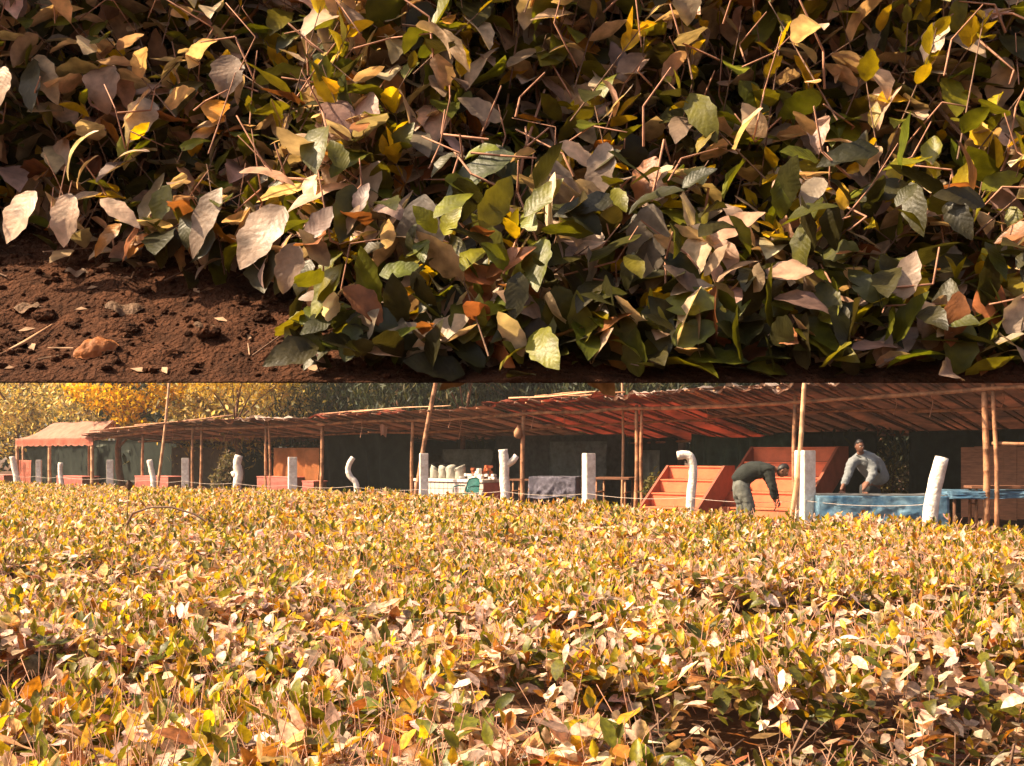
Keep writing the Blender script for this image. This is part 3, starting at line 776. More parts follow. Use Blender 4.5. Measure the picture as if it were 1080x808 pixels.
o = obj('dry_stick', bm, M['bamboo_pale'], smooth_shade=True); tag(o, 'thin pale dry stick lying on the red soil at the left', 'stick')

# ================================================================== THE STALLS
def roof_z(px):           # height of the front beam
    return float(np.interp(px, [0, 90, 150, 205, 281, 338, 434, 551, 670, 880, 1040, 1250], [2.25, 2.3, 2.45, 2.66, 2.65, 2.64, 2.70, 2.75, 2.78, 2.86, 2.92, 3.0]))
def gz_at(p): return ground_z(p.x, p.y)
def shed_build(label, p0, p1, posts, roof_mat, nraft, depth=5.0, back_z=2.15, rise=0.27, overhang=0.5, edge=None, double=(), wraps=()):
    o0 = shed((p0 + p1) / 2, 0, 0); o0.z = gz_at(o0)
    root = thing('market_stall', label, 'market stall', o0)
    def loc(v): return Vector(v) - o0
    w0, w1 = shed(p0), shed(p1)
    def line(u, s, z):
        p = w0.lerp(w1, u) + SN * s
        p.z = z; return p
    def px_of(u):
        p = w0.lerp(w1, u)
        return 540 + F * p.x / p.y
    def rz_(u, s):
        zf = roof_z(px_of(u)) + rise
        f = (s + overhang) / (depth + overhang)
        sag = -0.10 * math.sin(PI * min(1, max(0, f))) * abs(math.sin(u * nraft * 0.8))
        return zf + (back_z - zf) * f + 0.05 * nz(u * 14 + p0, s * 1.1, 2) + sag * 0.5
    bm = bmesh.new()
    def rf(u, v):
        s = -overhang + v * (depth + overhang)
        ee = 0.16 * nz(u * 30 + p0, 0.3, 1) * (1 - v) ** 6
        dz = -0.05 * abs(nz(u * 22, 3.1, p0)) * (1 - v) ** 8
        return loc(line(u, s + ee, rz_(u, s) + dz))
    sheet(bm, rf, max(14, int(nraft * 3)), 14, 0.012)
    roof_o = obj('roof_sheet', bm, roof_mat, root)
    for i in range(nraft):
        u = (i + 0.5) / nraft + random.uniform(-0.25, 0.25) / nraft
        s0 = -overhang - random.uniform(-0.15, 0.35)
        bm = bmesh.new()
        u2 = min(1, max(0, u + random.uniform(-1.6, 1.6) / nraft))
        bamboo(bm, loc(line(u, s0, rz_(u, s0) - 0.07)), loc(line(u2, depth, rz_(u2, depth) - 0.06)), random.uniform(0.018, 0.03), 6, 0.02, 0.9)
        obj('rafter', bm, M[random.choice(('bamboo', 'pole_dark', 'pole_dark', 'twig_dark'))], roof_o, smooth_shade=True)
    for s, dz, r in ((0.0, 0.0, 0.045), (2.0, -0.09, 0.035), (depth - 0.4, -0.09, 0.035)):
        bm = bmesh.new()
        for (ua, ub) in ((0.0, 0.52), (0.48, 1.0)):
            za = roof_z(px_of(ua)) if s == 0 else rz_(ua, s) + dz - 0.03
            zb = roof_z(px_of(ub)) if s == 0 else rz_(ub, s) + dz - 0.03
            bamboo(bm, loc(line(ua, s, za)), loc(line(ub, s + 0.02, zb)), r, 7, 0.05)
        obj('beam', bm, M['bamboo'], root, smooth_shade=True)
    for i, p in enumerate(posts):
        b0 = shed(p, 0.05); b0.z = gz_at(b0) - 0.05
        tp = b0 + Vector((random.uniform(-.06, .06), 0, 0)); tp.z = roof_z(p) + 0.12
        bm = bmesh.new()
        bamboo(bm, loc(b0), loc(tp), 0.062 if p in wraps else 0.05, 8, 0.025)
        obj('post', bm, M['bamboo'], root, smooth_shade=True)
        if p in double:
            bm = bmesh.new()
            off = SU * 0.19
            bamboo(bm, loc(b0 + off), loc(tp + off * 0.8), 0.042, 8, 0.03)
            obj('post', bm, M['bamboo'], root, smooth_shade=True)
    for u in np.linspace(0.04, 0.96, max(2, len(posts))):
        b0 = line(u, depth - 0.4, 0); b0.z = gz_at(b0) - 0.05
        tp = line(u, depth - 0.4, rz_(u, depth - 0.4) - 0.05)
        bm = bmesh.new(); bamboo(bm, loc(b0), loc(tp), 0.04, 6, 0.04)
        obj('rear_post', bm, M['pole_dark'], root, smooth_shade=True)
    if edge:
        for (pa, pb, em) in edge:
            bm = bmesh.new()
            ua, ub = (pa - p0) / (p1 - p0), (pb - p0) / (p1 - p0)
            # px is not linear along the row: solve
            def us(px):
                lo, hi = 0, 1
                for _ in range(30):
                    m = (lo + hi) / 2
                    if px_of(m) < px: lo = m
                    else: hi = m
                return lo
            ua, ub = us(pa), us(pb)
            def ef(u, v):
                uu = ua + (ub - ua) * u
                s = -overhang - 0.06 + v * 0.9
                ww = 0.10 * nz(u * 6, pa, 1) + 0.07 * nz(u * 19, pa, 4)
                z = rz_(uu, s) + 0.05 + (ww if v < 0.3 else 0.3 * ww)
                if v < 0.14: z -= 0.10 + 0.16 * nz(u * 7, 5, pb)
                return loc(line(uu, s, z))
            sheet(bm, ef, 40, 8, 0.01)
            obj('roof_cover', bm, em, roof_o, smooth_shade=True)
    for q_ in range(5):
        ua = random.uniform(0, .55); ub = min(1, ua + random.uniform(.3, .6)); sa = random.uniform(-.45, .3); sb_ = sa + random.uniform(-.25, .5)
        bm = bmesh.new(); bamboo(bm, loc(line(ua, sa, rz_(ua, sa) + .07 + .05 * q_ / 5)), loc(line(ub, sb_, rz_(ub, sb_) + .10)), random.uniform(.018, .03), 6, .05)
        obj('roof_pole', bm, M[random.choice(('bamboo', 'bamboo_pale', 'pole_dark'))], root, smooth_shade=True)
    for q_ in range(5):
        u_ = random.uniform(.03, .97); s_ = random.uniform(-.3, 1.5); p_ = line(u_, s_, rz_(u_, s_) - .06); L_ = random.uniform(.2, .6)
        bm = bmesh.new(); tube(bm, [loc(p_), loc(p_ + Vector((.04, 0, -L_ * .5))), loc(p_ + Vector((-.02, .02, -L_)))], .010, 5)
        obj('hanging_cord', bm, M['twig'], root)
    return root, line, loc
def hung(parent, o0, name, p0, p1, s, z0, z1, m, folds=7, amp=0.10, sag=0.0, nu=40):
    """cloth hung along the row between two places"""
    a, b = shed(p0, s), shed(p1, s)
    bm = bmesh.new()
    def f(u, v):
        p = a.lerp(b, u)
        gzv = 0
        z = z0 + (z1 - z0) * v
        p = p + SN * (amp * math.sin(u * folds * 2 * PI + 1.5 * v + math.sin(u * 11) * 1.3) * (0.4 + 0.6 * (1 - v)) + amp * 0.8 * nz(u * 5, v * 3, p0))
        p.z = z - sag * 4 * u * (1 - u) * v
        return p - o0
    sheet(bm, f, nu, 10, 0.008)
    return obj(name, bm, m, parent, smooth_shade=True)

# -- the small canvas pavilion at the left
pv0 = shed(60, 0.3); pv0.z = gz_at(pv0)
pav = thing('canvas_pavilion', 'small pavilion with a faded pink canvas roof and red scalloped valance', 'pavilion', pv0)
def pv(px, s, z):
    p = shed(px, s, z); return p - pv0
zr_ = 1.75 + (HOR - 444.5) * d_shed(60) / F
ze_ = 1.75 + (HOR - 462.5) * d_shed(60) / F
A0, A1 = shed(17, -0.3), shed(98, -0.3)
def canopy_top(u, v):
    p = A0.lerp(A1, u) + SN * (v * 1.7)
    ridge = 1 - abs(v - 0.5) * 2
    hip = min(1.0, min(u, 1 - u) / 0.22)
    p.z = ze_ + (zr_ - ze_) * min(ridge, 1) * (0.25 + 0.75 * hip if u < .5 else 1.0) + 0.025 * nz(u * 9, v * 5, 1) - 0.03 * math.sin(u * PI * 3) ** 2
    return p - pv0
bm = bmesh.new(); sheet(bm, canopy_top, 24, 14, 0.012); obj('canvas_roof', bm, M['canvas'], pav, smooth_shade=True)
bm = bmesh.new()
def val(u, v):
    p = A0.lerp(A1, u) - SN * 0.02
    p.z = ze_ - 0.005 - v * (0.26 + 0.05 * abs(math.sin(u * PI * 12))) + 0.0
    p = p + SN * 0.03 * math.sin(u * 40) * v
    return p - pv0
sheet(bm, val, 60, 4, 0.008)
obj('valance', bm, M['valance'], pav, smooth_shade=True)
for px, s in ((18, -.22), (52.5, -.22), (97, -.22), (24, 1.35), (94, 1.35)):
    b0 = shed(px, s); b0.z = gz_at(b0) - .05
    t0 = b0.copy(); t0.z = ze_ + 0.02
    bm = bmesh.new(); bamboo(bm, b0 - pv0, t0 - pv0, 0.07 if s < 0 else 0.05, 8, 0.02)
    obj('post', bm, M['bamboo_pale'], pav, smooth_shade=True)
hung(pav, pv0, 'side_cloth', 19, 33, -0.1, 0.35, 1.5, M['valance'], 2, 0.06)

hung(pav, pv0, 'back_cloth', 14, 104, 3.4, 0.3, 2.1, M['dark_net'], 6, 0.08)
# -- four stretches of shed
st_a, la, lo_a = shed_build('stall under brown bamboo roof between the pink pavilion and the black-curtained stall', 96, 335, [150, 203, 211, 281], M['roof_brown'], 20, edge=[(188, 262, M['roof_brown']), (262, 318, M['roof_edge'])], double=(281,), rise=.22)
st_b, lb, lo_b = shed_build('deep dark stall hung with a black net, under a rusty roof', 335, 525, [338, 434], M['roof_brown'], 17, edge=[(338, 437, M['roof_red'])], wraps=(338,), rise=.24)
st_c, lc, lo_c = shed_build('stall with a bright red tarpaulin over its roof edge', 522, 705, [551, 670], M['roof_red'], 16, edge=[(520, 655, M['roof_red']), (650, 700, M['roof_edge'])], double=(670,), wraps=(551,), rise=.33)
st_d, ld, lo_d = shed_build('largest stall at the right, with red stepped stands under a wide bamboo roof', 698, 1240, [838, 1040, 1200], M['roof_brown'], 46, edge=[(702, 790, M['roof_grey']), (790, 915, M['roof_edge'])], double=(1040,), wraps=(1040,), depth=5.4, back_z=2.25, rise=.36)
oA, oB, oC, oD = st_a.location, st_b.location, st_c.location, st_d.location
hung(st_a, oA, 'back_curtain', 98, 206, 3.6, 0.35, 2.35, M['dark_net'], 6, 0.06)
hung(st_a, oA, 'back_curtain', 206, 290, 4.2, 0.35, 2.3, M['dark_net'], 5, 0.06)
hung(st_a, oA, 'brown_sacking', 180, 238, 2.6, 0.4, 2.0, mat('brown_sacking', (0.16, 0.11, 0.08), var=0.3), 4, 0.08)
hung(st_a, oA, 'orange_cloth', 288, 337, 0.5, 0.75, 1.95, M['orange'], 3, 0.05)
hung(st_b, oB, 'black_net', 341, 436, 2.2, 0.3, 2.55, M['dark_net'], 5, 0.10)
hung(st_b, oB, 'back_curtain', 430, 530, 4.0, 0.3, 1.75, M['grey_tarp'], 4, 0.06)
hung(st_b, oB, 'back_curtain', 425, 532, 4.4, 0.3, 2.3, M['dark_net'], 4, 0.06)
hung(st_c, oC, 'back_curtain', 522, 660, 3.6, 0.3, 2.3, mat('slate_tarpaulin', (0.11, 0.115, 0.11), var=0.4), 4, 0.09)
hung(st_c, oC, 'back_curtain', 650, 715, 4.6, 0.3, 2.3, M['dark_net'], 4, 0.09)
hung(st_c, oC, 'grey_sheet', 672, 696, 2.4, 0.5, 1.85, M['grey_tarp'], 1, 0.10)
hung(st_d, oD, 'green_curtain', 728, 835, 3.2, 0.4, 2.28, M['green_tarp'], 7, 0.13, sag=0.12, nu=80)
hung(st_c, oC, 'teal_sheet', 578, 640, 3.0, 0.5, 2.1, mat('teal_grey_tarpaulin', (0.17, 0.20, 0.19), var=0.4), 3, 0.14)
hung(st_b, oB, 'teal_sheet', 466, 520, 3.0, 0.9, 1.9, mat('grey_green_tarpaulin', (0.20, 0.23, 0.20), var=0.4), 2, 0.10)
hung(st_d, oD, 'back_curtain', 815, 925, 4.4, 0.4, 2.3, M['dark_net'], 5, 0.08)
hung(st_d, oD, 'back_curtain', 958, 1060, 4.8, 0.4, 2.3, M['dark_net'], 4, 0.08)
hung(st_d, oD, 'back_curtain', 1050, 1240, 4.2, 0.4, 2.3, M['dark_net'], 6, 0.08)
# boarded side of the right stall
bm = bmesh.new()
for i in range(9):
    p = shed(1022 + i * 14, 1.9); p.z = 1.18
    box(bm, p - oD, (0.31, 0.02, 1.45 + random.uniform(-.04, .04)), SANG + random.uniform(-.05, .05))
obj('board_wall', bm, M['wood'], st_d)
bm = bmesh.new(); bamboo(bm, shed(1046, 0.1, 1.95) - oD, shed(1130, 0.3, 1.95) - oD, 0.035, 7); obj('rail', bm, M['bamboo'], st_d, smooth_shade=True)

# tall bamboo poles
def lone_pole(a, b, label, r=0.05, m='bamboo'):
    bm = bmesh.new(); bamboo(bm, a, b, r, 8, 0.05)
    o = obj('bamboo_pole', bm, M[m], smooth_shade=True)
    tag(o, label, 'bamboo pole', 'tall poles leaning on the stalls')
    return o
def pole_px(x0, y0, x1, y1, d, zt, zb):
    a, b = at(x0, y0, d), at(x1, y1, d)
    dv = (b - a)
    return b + dv * ((zb - b.z) / dv.z), a + dv * ((zt - a.z) / dv.z)
bq, tq = pole_px(461, 404, 440, 515, d_shed(450) - 0.8, 5.2, 0.25); lone_pole(bq, tq, 'tall leaning bamboo pole standing before the sack counter', 0.065)
bq, tq = pole_px(178, 404, 167, 505, d_shed(172) - 0.9, 5.6, 0.25); lone_pole(bq, tq, 'thin leaning pole rising past the yellow tree beside a white post', 0.05, 'bamboo_pale')
bq, tq = pole_px(848, 406, 834, 545, d_fence(840) - 0.15, 3.3, 0.15); lone_pole(bq, tq, 'slender leaning pole against the broad white post by the bending man', 0.045, 'bamboo_pale')
bq, tq = pole_px(656, 404, 656, 416, d_shed(656) + 0.6, 3.8, 2.95)
bm = bmesh.new(); bamboo(bm, shed(656, 0.9, gz_at(shed(656, .9)) - .05), shed(656, .9, 4.0), 0.035, 7)
obj('roof_pole', bm, M['bamboo_pale'], st_c, world_space=True, smooth_shade=True)

# ================================================================== WHITE FENCE POSTS
posts = []
def fence_pt(px):
    d = d_fence(px)
    p = Vector(((px - 540) / F * d, d, 0)); p.z = ground_z(p.x, p.y) - 0.08
    return p
def sq_post(px, ytop, w, label, tilt=0.0):
    p = fence_pt(px); zt = EYE + (HOR - ytop) / F * p.y
    bm = bmesh.new(); h = zt - p.z
    box(bm, (0, 0, h / 2), (w, w, h), bev=0.012)
    o = obj('fence_post', bm, M['white']); o.location = p; o.rotation_euler = (0, tilt, random.uniform(0.15, 0.5))
    tag(o, label, 'fence post', 'whitewashed fence posts'); posts.append((px, p, zt))
def log_post(px, pts, r, label, branch=None):
    """pts: pixels from the ground to the top"""
    p = fence_pt(px)
    w = [at(a, b, p.y) for a, b in pts]
    w = [Vector((w[0].x, p.y, p.z))] + w
    # smooth
    P = []
    for i in range(len(w) - 1):
        for k in range(4):
            t = k / 4
            p0, p1, p2, p3 = w[max(0, i - 1)], w[i], w[i + 1], w[min(len(w) - 1, i + 2)]
            P.append(0.5 * ((2 * p1) + (p2 - p0) * t + (2 * p0 - 5 * p1 + 4 * p2 - p3) * t * t + (3 * p1 - p0 - 3 * p2 + p3) * t ** 3))
    P.append(w[-1])
    bm = bmesh.new()
    tube(bm, [q - p for q in P], [r * (1.08 - 0.12 * i / len(P) + 0.22 * nz(i * 0.7, px, 1)) for i in range(len(P))], 10)
    if branch:
        q = [at(a, b, p.y) - p for a, b in branch]
        tube(bm, q, [r * 0.75] * (len(q) - 1) + [r * 0.6], 9)
    o = obj('fence_post', bm, M['white'], smooth_shade=True); o.location = p
    tag(o, label, 'fence post', 'whitewashed fence posts'); posts.append((px, p, EYE + (HOR - pts[-1][1]) / F * p.y))
log_post(16, [(18.5, 510), (15, 492), (13, 481.5)], 0.12, 'rough tilted whitewashed log post at the far left by the pavilion')
sq_post(41, 485, 0.19, 'square white post standing before the pavilion, left of its middle pole')
log_post(64, [(65, 510), (63.5, 498), (64, 488)], 0.085, 'thin crooked white post before the pavilion, under its red valance')
sq_post(116, 485, 0.22, 'square white post just right of the pink pavilion')
log_post(160, [(162, 508), (160, 497), (157.5, 485)], 0.09, 'leaning white log post left of the thin tall pole')
sq_post(195.5, 483, 0.22, 'square white post before the brown stall, right of the thin tall pole')
log_post(250, [(250, 512), (252, 500), (250, 490), (252, 480.5)], 0.12, 'knobbly white log post with a bulge beside the dark shrub', branch=[(251, 504), (247, 500), (245.5, 497)])
sq_post(308.5, 482, 0.23, 'square white post before the orange cloth and pink counter')
log_post(373, [(376, 512), (369.5, 503), (367, 496), (368.5, 489), (372.5, 482.5)], 0.07, 'thin white post bent like a hook before the black net')
sq_post(447, 478, 0.20, 'square white post half hidden by the tall leaning bamboo pole')
log_post(533, [(533, 519), (532, 505), (532, 490), (530.5, 474)], 0.11, 'thick forked white log post right of the sack counter', branch=[(533, 491), (541, 486), (545, 480.5)])
sq_post(621, 478, 0.22, 'square white post before the lilac cloth table')
log_post(728, [(728, 540), (729, 520), (731, 502), (730, 487), (725, 480), (714.5, 480.5)], 0.085, 'white post curving over to the left at its top, before the smaller red stand')
sq_post(849, 475, 0.27, 'broad square white post behind a slender pole, beside the bending man')
log_post(982, [(981, 545), (985.5, 515), (993.5, 482.5)], 0.115, 'thick round white post leaning to the right before the blue table')
# wires strung along the posts
wr = thing('fence_wire', 'thin pale fence wire strung between the white posts', 'wire', (0, 0, 0))
pp = sorted(posts, key=lambda t: t[0])
for hz in (0.50,):
    bm = bmesh.new()
    pts = []
    for i in range(len(pp) - 1):
        a, b = pp[i][1].copy(), pp[i + 1][1].copy()
        a.z = pp[i][1].z + 0.08 + hz + 0.12; b.z = pp[i + 1][1].z + 0.08 + hz + 0.12
        for k in range(6):
            t = k / 6
            q = a.lerp(b, t); q.z -= 0.06 * 4 * t * (1 - t) ; pts.append(q + Vector((-.04, -.13, 0)))
    pts.append(b + Vector((-.04, -.13, 0)))
    tube(bm, pts, 0.0045, 4)
    obj('wire_strand', bm, M['wire'], wr)

# ================================================================== THINGS IN THE STALLS
# -- red stepped stands
def stand(label, pL, pR, s_back, steps, h, dep, width_scale=1.0):
    a, b = shed(pL, s_back), shed(pR, s_back)
    w = (b - a).length
    o0 = (a + b) / 2 - SN * (steps * dep / 2); o0.z = gz_at(o0)
    root = thing('stepped_stand', label, 'stepped stand', o0, SANG, 'red stepped stands')
    D = steps * dep
    for i in range(steps):
        y0 = -D / 2 + i * dep; z1 = h * (i + 1)
        bm = bmesh.new()
        box(bm, (0, y0 + dep / 2 - 0.012, z1 - 0.02), (w, dep + 0.02, 0.035), bev=0.006)      # tread
        obj('tread', bm, M['red'], root)
        bm = bmesh.new()
        box(bm, (0, y0 + 0.012, z1 - 0.04 - (h - 0.045) / 2), (w - 0.02, 0.02, h - 0.045))
        obj('riser', bm, M['red'], root)
    for sx in (-1, 1):
        bm = bmesh.new()
        prof = [(-D / 2 - 0.03, 0.0), (-D / 2 - 0.03, h + 0.01), (D / 2 - dep - 0.03, h * steps + 0.01), (D / 2 + 0.03, h * steps + 0.01), (D / 2 + 0.03, h * steps - 0.42), (-D / 2 + 0.42, 0.0)]
        vs = [bm.verts.new((sx * (w / 2 - 0.03), y, z)) for y, z in prof]
        f = bm.faces.new(vs)
        r = bmesh.ops.extrude_face_region(bm, geom=[f])
        bmesh.ops.translate(bm, verts=[v for v in r['geom'] if isinstance(v, bmesh.types.BMVert)], vec=(sx * 0.060, 0, 0))
        obj('side_panel', bm, M['red_shaded'], root)
        bm = bmesh.new(); box(bm, (sx * (w / 2 - .06), D / 2 - .03, (h * steps - .06) / 2), (.06, .06, h * steps - .08)); obj('leg', bm, M['red_shaded'], root)
    return root
stand('smaller red stepped stand behind the white post that curves over', 714, 773, 0.4, 4, 0.295, 0.36)
stand('larger red stepped stand behind the two men', 803, 893, 1.9, 5, 0.325, 0.42)

# -- covered tables
def covered_table(label, px0, px1, d, zt, rz, depth, cm, top_m, name='covered_table', group='tables in the stalls', drop=0.50):
    a, b = at(px0, 500, d), at(px1, 500, d)
    w = (b - a).length
    c = (a + b) / 2; gz_ = ground_z(c.x, c.y)
    root = thing(name, label, 'table', (c.x, c.y + depth / 2, gz_), rz, group)
    H = zt - gz_
    for sx in (-1, 1):
        for sy in (-1, 1):
            bm = bmesh.new(); tube(bm, [(sx * (w / 2 - .08), sy * (depth / 2 - .08), -0.03), (sx * (w / 2 - .08), sy * (depth / 2 - .08), H - .04)], 0.03, 6)
            obj('leg', bm, M['pole_dark'], root)
    bm = bmesh.new(); box(bm, (0, 0, H - 0.03), (w, depth, 0.04)); tt_ = obj('tabletop', bm, M['wood'], root)
    bm = bmesh.new()
    hw, hd = w / 2 + .025, depth / 2 + .025
    def skirt(u, v):
        t = u * 4
        k = int(min(3, t)); f = t - k
        cs = [(-hw, -hd), (hw, -hd), (hw, hd), (-hw, hd), (-hw, -hd)]
        x = cs[k][0] + (cs[k + 1][0] - cs[k][0]) * f; y = cs[k][1] + (cs[k + 1][1] - cs[k][1]) * f
        n = [(0, -1), (1, 0), (0, 1), (-1, 0)][k]
        a = (0.03 * math.sin(t * 9 + px0) + 0.05 * nz(t * 9, v * 4, px0) + 0.03 * nz(t * 23, v * 7, px0)) * (0.2 + v) + 0.02 * v
        a *= min(1, min(f, 1 - f) * 8)
        dz = drop * (1 + 0.06 * math.sin(t * 7))
        return (x + n[0] * a, y + n[1] * a, H + 0.006 - v * dz)
    sheet(bm, skirt, 200, 16, 0.004)
    cl = obj('cloth_skirt', bm, cm, tt_, smooth_shade=True)
    bm = bmesh.new()
    sheet(bm, lambda u, v: (-hw + 2 * hw * u, -hd + 2 * hd * v, H + 0.008 + 0.012 * nz(u * 7, v * 5, px0) + .004), 24, 10, 0.004)
    obj('cloth_top', bm, top_m, tt_, smooth_shade=True)
    return root
tb = covered_table('long table wrapped in crumpled blue tarpaulin under the leaning man', 868, 1000, 19.1, 1.02, -0.10, 1.0, M['blue'], M['blue_top'])
covered_table('blue-topped table at the right edge, behind the pair of bamboo posts', 1006, 1120, 20.3, 1.06, -0.05, 0.9, M['blue'], M['blue'], drop=0.14)
covered_table('table draped with a lilac cloth beside the square white post', 563, 612, d_shed(588) - 0.4, 1.19, SANG * 0.4, 0.8, M['purple'], M['purple'])

def plank_table(label, px0, px1, d, zt, depth, rz=0.0, name='plank_table', cat='table', thick=0.05):
    a, b = at(px0, 500, d), at(px1, 500, d); w = (b - a).length; c = (a + b) / 2; gz_ = ground_z(c.x, c.y)
    root = thing(name, label, cat, (c.x, c.y, gz_), rz, 'tables in the stalls' if cat == 'table' else None)
    H = zt - gz_
    for k in range(3):
        bm = bmesh.new(); box(bm, (0, (k - 1) * depth / 3, H - thick / 2), (w, depth / 3 - .01, thick), bev=.004); obj('plank', bm, M['wood'], root)
    for sx in (-1, 1):
        for sy in (-1, 1):
            bm = bmesh.new(); bamboo(bm, (sx * (w / 2 - .1), sy * (depth / 2 - .06), -0.03), (sx * (w / 2 - .1), sy * (depth / 2 - .06), H - thick), 0.032, 6, 0.0)
            obj('leg', bm, M['bamboo'], root, smooth_shade=True)
        bm = bmesh.new(); bamboo(bm, (sx * (w / 2 - .1), -depth / 2, H * .6), (sx * (w / 2 - .1), depth / 2, H * .6), 0.022, 6, 0.0); obj('crossbar', bm, M['bamboo'], root, smooth_shade=True)
    return root
plank_table('bare brown plank table right of the square white post', 628, 668, d_shed(648) + 0.3, 1.20, 0.8, SANG * .5)
plank_table('low plank bench before the brown boards at the right edge', 1022, 1100, 20.6, 1.16, 0.5, -0.1, 'plank_bench', 'bench')
plank_table('small plank table behind the lilac cloth table', 540, 566, d_shed(553) + 1.2, 1.10, 0.6, SANG * .5)

# -- pink cloth-covered counters
def counter(label, px0, px1, s, ytop, m, depth=0.7, name='low_counter', group='pink counters'):
    a, b = shed(px0, s), shed(px1, s)
    c = (a + b) / 2; c.z = gz_at(c)
    w = (b - a).length
    zt = EYE + (HOR - ytop) / F * c.y
    H = zt - c.z
    root = thing(name, label, 'counter', c, SANG, group)
    bm = bmesh.new()
    sheet(bm, lambda u, v: (-w / 2 + w * u, -depth / 2 + 0.012 * math.sin(u * 25) * (1 - v) - 0.015, 0.01 + (H - .035) * v), 30, 4, 0.012)
    obj('front_cloth', bm, m, root, smooth_shade=True)
    bm = bmesh.new(); box(bm, (0, 0, H - 0.015), (w + .04, depth + .06, 0.03), bev=0.006); obj('counter_top', bm, m, root)
    for sx in (-1, 1):
        bm = bmesh.new(); box(bm, (sx * (w / 2 - .03), 0.01, (H - .03) / 2), (0.04, depth - .04, H - .032)); obj('side_board', bm, M['wood'], root)
    return root
counter('pink counter at the far left edge, half out of the picture', -14, 13, 0.0, 500.5, M['pink'])
counter('pink counter under the right half of the pavilion', 69, 96, 0.3, 502, M['pink'])
counter('pink counter between the thin tall pole and the square white post', 152, 187, 0.3, 502, M['pink'])
counter('pink counter left of the square white post, below the orange cloth', 281, 318, 0.4, 502.5, M['pink'])
counter('short pink counter right of the square white post, against the thick post', 326, 338, 0.2, 507, M['pink'], 0.5)

# -- sack counter
sc0a, sc0b = shed(448, 0.5), shed(521, 0.5)
c = (sc0a + sc0b) / 2; c.z = gz_at(c); w = (sc0b - sc0a).length
zt = EYE + (HOR - 505) / F * c.y; H = zt - c.z
cnt = thing('tiled_counter', 'pale tiled counter loaded with grey sacks', 'counter', c, SANG)
bm = bmesh.new(); box(bm, (0, 0, H - .04), (w, 0.9, 0.08), bev=.01); obj('counter_top', bm, M['white'], cnt)
bm = bmesh.new()
nt_ = 16
for i in range(nt_):
    for j in range(4):
        box(bm, (-w / 2 + (i + .5) * w / nt_, -0.40, (j + .5) * (H - .09) / 4), (w / nt_ - .014, 0.03, (H - .09) / 4 - .014))
obj('tiles', bm, M['tile'], cnt)
bm = bmesh.new(); box(bm, (0, 0.02, (H - .085) / 2), (w - .02, 0.80, H - .09)); obj('counter_body', bm, M['pink'], cnt)
def place(px, s, z):
    p = shed(px, s); p.z = z; return p
for i, (px, hh, rr, lb_) in enumerate(((458.5, .27, .13, 'grey open sack at the left end of the tiled counter'), (467, .26, .12, 'second grey sack on the tiled counter, next to the leftmost one'), (476, .29, .14, 'grey sack with a sloping top on the tiled counter, third in the row'), (485.5, .31, .145, 'largest grey sack at the right of the row on the tiled counter'))):
    bm = bmesh.new()
    tube(bm, [(0, 0, 0), (0, 0, .02), (0, 0, hh * .5), (0.01, 0, hh * .85), (0.02, 0, hh), (0.02, 0, hh - .03), (.02, 0, hh - .06)], [rr * .85, rr, rr * .95, rr * 1.12, rr * 1.2, rr * 1.0, rr * .6], 12)
    o = obj('sack', bm, M['sack'], smooth_shade=True); o.location = place(px, 0.45, zt + 0.002); o.rotation_euler = (0, 0, i)
    tag(o, lb_, 'sack', 'sacks on the tiled counter')
def heap(px, s, z, w, h, label, m):
    bm = bmesh.new()
    for lay in range(max(2, int(h / 0.075))):
        n_ = max(2, int((w / 0.13) * (1.15 - lay * 0.075 / h * 0.7)))
        for k in range(n_):
            x_ = (k - (n_ - 1) / 2) * 0.125 + random.uniform(-.03, .03)
            box(bm, (x_, random.uniform(-.10, .10), 0.04 + lay * 0.073), (random.uniform(.09, .15), random.uniform(.07, .13), random.uniform(.06, .085)), random.uniform(-.7, .7), bev=.008)
    o = obj('packet_pile', bm, m); o.location = place(px, s, z + .002); o.rotation_euler = (0, 0, SANG)
    tag(o, label, 'packets', 'packet piles on the tiled counter')
heap(493, .30, zt, .34, .20, 'low pile of pale packets right of the sacks', M['packet_white'])
heap(499.5, .60, zt, .34, .36, 'tall pile of rust packets behind the pale ones', M['packet_red'])
heap(505, .35, zt, .40, .34, 'largest pile of white packets in the middle of the counter goods', M['packet_white'])
heap(514, .55, zt, .36, .40, 'tall stack of rust packets near the counter right end', M['packet_red'])
for px_, lb_ in ((459, 'black cooking pot behind the leftmost grey sack'), (472, 'black cooking pot behind the middle grey sacks')):
    bm = bmesh.new(); tube(bm, [(0, 0, 0), (0, 0, .03), (0, 0, .2), (0, 0, .34), (0, 0, .36), (0, 0, .42), (0, 0, .44)], [.16, .21, .24, .22, .24, .12, .03], 14)
    o = obj('cooking_pot', bm, M['hair'], smooth_shade=True); o.location = place(px_, .78, zt + .002); tag(o, lb_, 'cooking pot', 'pots behind the sacks')
heap(517.5, .25, zt, .22, .22, 'small white packet pile at the counter right end', M['packet_white'])

